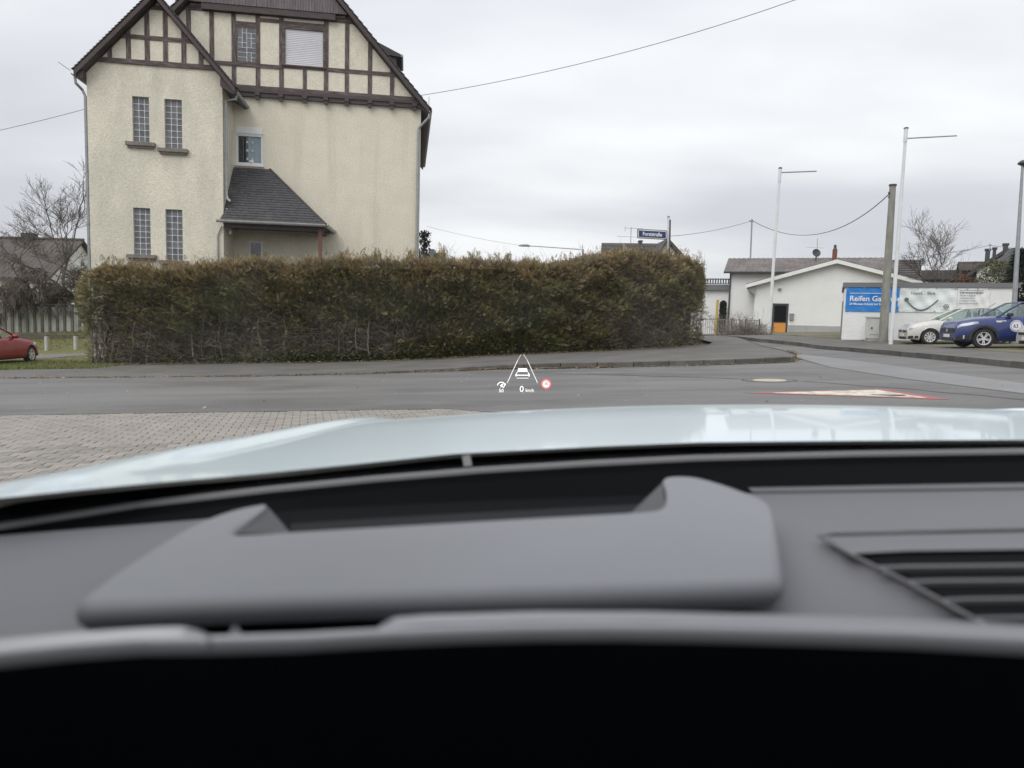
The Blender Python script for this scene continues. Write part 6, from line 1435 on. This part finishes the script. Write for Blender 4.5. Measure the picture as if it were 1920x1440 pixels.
mb = MB().add([Lz(1242, 905, BD+.004), Lz(1248, 952, BD+.004), Lz(1200, 968, BD+.010), Lz(1180, 965, BD+.010)], [(0, 1, 2, 3)]); mb.build('inner_cheek', M_['dark'], bz_o)
# shade under the surround, painted as a flat black strip on the dash
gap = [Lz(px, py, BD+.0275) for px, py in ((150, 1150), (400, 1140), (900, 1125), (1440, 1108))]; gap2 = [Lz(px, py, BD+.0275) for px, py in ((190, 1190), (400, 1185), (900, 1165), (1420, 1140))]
MB().grid([gap, gap2]).build('painted_shade_strip', M_['deepblack'], bz_o)
# air vent
vent_px = [(1552, 1008), (1575, 1001), (1700, 993), (2000, 987), (2000, 1200), (1900, 1190), (1835, 1156), (1716, 1090), (1618, 1042)]
V0 = .1965
vent = MB().prism([Lz(px, py, V0) for px, py in vent_px], (0, 0, -.002)).build('air_vent', M_['deepblack'], own)
def strip(pl, top_py_h, drop, name, mat, r=.003, parent=vent): return MB().tube([Lz(px, py, drop) for px, py in pl], r, 8).build(name, M_[mat], parent, smooth=True)
strip(((1536, 1006), (1560, 1001), (1700, 998), (1800, 995), (2000, 991)), 0, .194, 'vent_frame', 'lip', .0022)
strip(((1535, 1006), (1600, 1042), (1700, 1091), (1820, 1157), (1860, 1178)), 0, .194, 'vent_frame', 'lip', .0015)
mb = MB(); mb.grid([[Lz(px, py, .1935) for px, py in ((1545, 1006), (1700, 1002), (2000, 996))], [Lz(px, py, .1962) for px, py in ((1575, 1024), (1700, 1018), (2000, 1012))], [Lz(px, py, .1935) for px, py in ((1600, 1038), (1700, 1033), (2000, 1029))]]); mb.build('vent_lip', M_['dash'], vent, smooth=True)
for pl in (((1646, 1063), (1700, 1061), (2000, 1058)), ((1700, 1090), (1760, 1088), (2000, 1086)), ((1770, 1124), (1820, 1122), (2000, 1120)), ((1832, 1158), (1880, 1157), (2000, 1155))):
    mb = MB(); mb.grid([[Lz(px, py-2.0, .193) for px, py in pl], [Lz(px, py+2.0, .193) for px, py in pl], [Lz(px, py+2.0, .193)+Vector((0, 0, -.004)) for px, py in pl]]); mb.build('vent_slat', M_['vent'], vent)
# instrument display with silver upper edge
ed_px = [(-120, 1224), (0, 1208), (140, 1194), (270, 1185), (400, 1184), (560, 1179), (720, 1170), (860, 1164), (1000, 1160), (1150, 1159), (1300, 1161), (1500, 1166), (1700, 1172), (1920, 1183), (2050, 1190)]
ED = .155
edge = [Lz(px, py+8, ED) for px, py in ed_px]
edl = [a.lerp(b, j/4) for a, b in zip(edge, edge[1:]) for j in range(4)]+[edge[-1]]
disp = MB(); rows = []
for k_ in range(9):
    a_ = R(100-22.5*k_*.86); rows.append([p+Vector((0, .0068*-math.cos(R(100-24*k_)), .0068*math.sin(R(100-24*k_))-.0068)) for p in edl])
rows = [[p+Vector((0, .0036*math.sin(R(b_)), .0062*(math.cos(R(b_))-1))) for p in edl] for b_ in (60, 30, 0, -25, -50, -75, -95, -115)]
inst = MB().grid(rows).build('instrument_display', M_['silver'], own, smooth=True, angle=80)
def bump_strip(pl, h0, nm):
    a = [Lz(px, py, ED-.0006) for px, py in pl]; mb = MB(); mb.grid([[p+Vector((0, .004, -.006)) for p in a], [p+Vector((0, .002, -.001)) for p in a], a, [p+Vector((0, -.004, -.0035)) for p in a]]); mb.build(nm, M_['silver'], inst, smooth=True)
bump_strip(((-100, 1212), (0, 1199), (140, 1186), (260, 1178), (340, 1175), (368, 1181), (392, 1193)), 0, 'edge_cap')
bump_strip(((712, 1174), (738, 1158), (800, 1153), (1000, 1147), (1200, 1147), (1500, 1154), (1700, 1161), (2000, 1176)), 0, 'edge_cap')
MB().lathe([(.0035, -.002), (.0, .0035)], 4, Matrix.Translation(Lz(441, 1184, ED-.001))).build('edge_peg', M_['silver'], inst)
scr = [[p+Vector((0, .0036*math.sin(R(-113)), .0062*(math.cos(R(-113))-1)))+Vector((0, -.02*t_, -.40*t_)) for p in edl] for t_ in (0, .1, .5, 1)]
MB().grid(scr).build('screen', M_['screen'], inst)
st_ = [Ly(px, py, .34) for px, py in ((48, 1282), (62, 1290), (60, 1360), (70, 1400), (96, 1460), (-60, 1480), (-20, 1420), (20, 1340))]
MB().prism(st_, (0, .01, 0)).build('column_trim', M_['dash'], own)
# roof panel and windscreen glass
A_ = [Lz(px, py, D_)+Vector((0, .003, .002)) for (px, py), D_ in zip(trim_px, trim_D)]
rows = []
xw = np.linspace(-.55, 1.45, 24)
for v_ in np.linspace(0, 1, 10):
    rows.append([(XC+(x-XC)*(1-.13*v_), (float(np.interp(x, [p.x for p in A_], [p.y for p in A_]))*(1-v_)+.16*v_)+.05*math.sin(math.pi*v_)*0, (float(np.interp(x, [p.x for p in A_], [p.z for p in A_])))*(1-v_)+1.50*v_+.05*math.sin(math.pi*v_)) for x in xw])
MB().grid(rows).build('windscreen', M_['windscreen'], own, smooth=True)
def roof_rows(ys, ss, dz=0.0): return [[(XC+s*(.98+.08*min(1, (.16-y)*2)), y, 1.505+.05*(1-s*s)+.03*math.sin(min(1, (.16-y)/1.6)*math.pi)+dz) for s in ss] for y in ys]
fr = MB(); fr.grid(roof_rows(np.linspace(.16, -.02, 3), np.linspace(-1, 1, 13))); fr.grid(roof_rows(np.linspace(-1.0, -1.7, 4), np.linspace(-1, 1, 13)))
for s0_ in (-1, .72): fr.grid(roof_rows(np.linspace(-.02, -1.0, 5), np.linspace(s0_, s0_+.28, 4)))
fr.build('roof', M_['p_own'], own, smooth=True)
MB().grid(roof_rows(np.linspace(-.02, -1.0, 6), np.linspace(-.72, .72, 9), -.004)).build('added_roof_glass', M_['addedglass'], own, smooth=True)  # unseen glass pane, added to let more daylight onto the dash

# cabin: doors, floor, seats behind the viewer
for sx in (-1, 1): MB().box(XC+sx*1.10-.02, XC+sx*1.10+.02, -1.7, .62, .35, .985).build('door_panel', M_['cabin'], own)
for sx in (-1, 1): MB().box(XC+sx*1.08-.004, XC+sx*1.08+.004, -.30, .62, .99, 1.49).build('side_window', M_['sideglass'], own)
MB().box(XC-1.08, XC+1.08, -1.7, .62, .30, .348).build('cabin_floor', M_['cabin'], own)
for sx in (0, 1):
    xs_ = sx*1.0; mb = MB(); pr = [(-.40, .62), (-.30, .95), (-.38, 1.15), (-.46, 1.22), (-.52, 1.15), (-.50, .9), (-.46, .6)]
    mb.prism([(xs_-.27, y, z) for y, z in pr], (.54, 0, 0)); mb.box(xs_-.27, xs_+.27, -.42, .10, .45, .60); mb.box(xs_-.14, xs_+.14, -.55, -.45, 1.225, 1.42); mb.build('seat', M_['cabin'], own)
for sx in (-1, 1): MB().box(XC+sx*1.06-.02, XC+sx*1.06+.02, -1.7, -.30, .99, 1.50).build('rear_light_block', M_['cabin'], own)  # unseen opaque panels, added to keep light off the dash front
MB().box(XC-1.06, XC+1.06, -1.72, -1.68, .4, 1.52).build('tailgate', M_['cabin'], own)  # closed and windowless, added out of view to block light from behind
MB().box(XC-1.0, XC+1.0, -1.66, -1.5, .4, 1.2).build('rear_seat', M_['cabin'], own)
MB().box(XC-1.08, XC+1.08, .3, .36, .3, .80).build('footwell', M_['cabin'], own)

# ------------------------------------------------------------------ head-up display image, floating beyond the bonnet
HD_ = 9.0
hud = thing('head_up_display', 'glowing white head-up display figures with speed, lane and sign hovering above the road', 'head-up display', Ly(980, 700, HD_))
hp = lambda px, py, dy=0.0: at(px, py, HD_-dy)
pxm = HD_/F
def hline(mb, a, b, wpx):
    A, B = hp(*a), hp(*b); mb.bar(A, B, wpx*pxm, .004, (0, 1, 0))
mb = MB(); hline(mb, (971, 675), (951, 718), .95); hline(mb, (988.5, 675), (1008, 718), .95); hline(mb, (971.3, 674.5), (977.2, 664.5), .5); hline(mb, (988.2, 674.5), (981.5, 664.5), .5); mb.build('lane_lines', M_['hudwhite'], hud, True)
mb = MB(); mb.prism([hp(*q_) for q_ in ((972, 690.5), (988, 690.5), (989.5, 697), (970, 697))], (0, .004, 0)); 
for a, b, w_ in (((968, 703.5), (992, 703.5), 1.6), ((970, 698), (966.5, 704), 1.3), ((990, 698), (993, 704), 1.3), ((969, 709), (991, 709), .8), ((967, 703), (968, 706), 1.4), ((992.5, 703), (991.5, 706), 1.4)): hline(mb, a, b, w_)
mb.build('car_symbol', M_['hudwhite'], hud, True)
def htext(s, px, py, hpx, name, mat='hudwhite', bold=.0, sq=1.0):
    mb = MB(); P0 = hp(px, py); Mt = Matrix.Translation(P0) @ Matrix.Rotation(ROLL, 4, 'Y') @ RX; text_mb(mb, s, Mt, hpx*pxm/.70, .001, 'LEFT', sq, bold); return mb.build(name, M_[mat], hud, True)
htext('0', 973.8, 734.5, 11.5, 'speed_digit'); htext('km/h', 985, 734.5, 6.6, 'speed_unit', sq=.85); htext('50', 935, 735.2, 6.6, 'limiter_value')
mb = MB()
arc_ = [(940+7*math.cos(R(a)), 722.5-6*math.sin(R(a))) for a in range(180, -10, -25)]
for a, b in zip(arc_, arc_[1:]): hline(mb, a, b, 1.5)
for a, b in (((938, 723), (943, 720)), ((943, 720), (938.5, 726.5)), ((940, 722), (944, 727)), ((944, 727), (948, 719))): hline(mb, a, b, 1.2)
mb.build('limiter_symbol', M_['hudwhite'], hud, True)
c = hp(1024, 720); Tm = Matrix.Translation(c) @ Matrix.Rotation(R(90), 4, 'X'); r_ = 9.2*pxm
sg = MB().lathe([(0, 0), (r_*.70, 0), (r_*.70, .002), (0, .002)], 28, Tm).build('sign_disc', M_['hudwhite'], hud, True)
MB().lathe([(r_*.74, 0), (r_, 0), (r_, .003), (r_*.74, .003)], 28, Tm).build('sign_ring', M_['hudred'], sg, True)
mb = MB(); text_mb(mb, '50', Matrix.Translation(c+Vector((0, -.006, -.012))) @ Matrix.Rotation(ROLL, 4, 'Y') @ RX, r_*1.05, .001, 'CENTER', .85); mb.build('sign_number', M_['black'], sg, True)
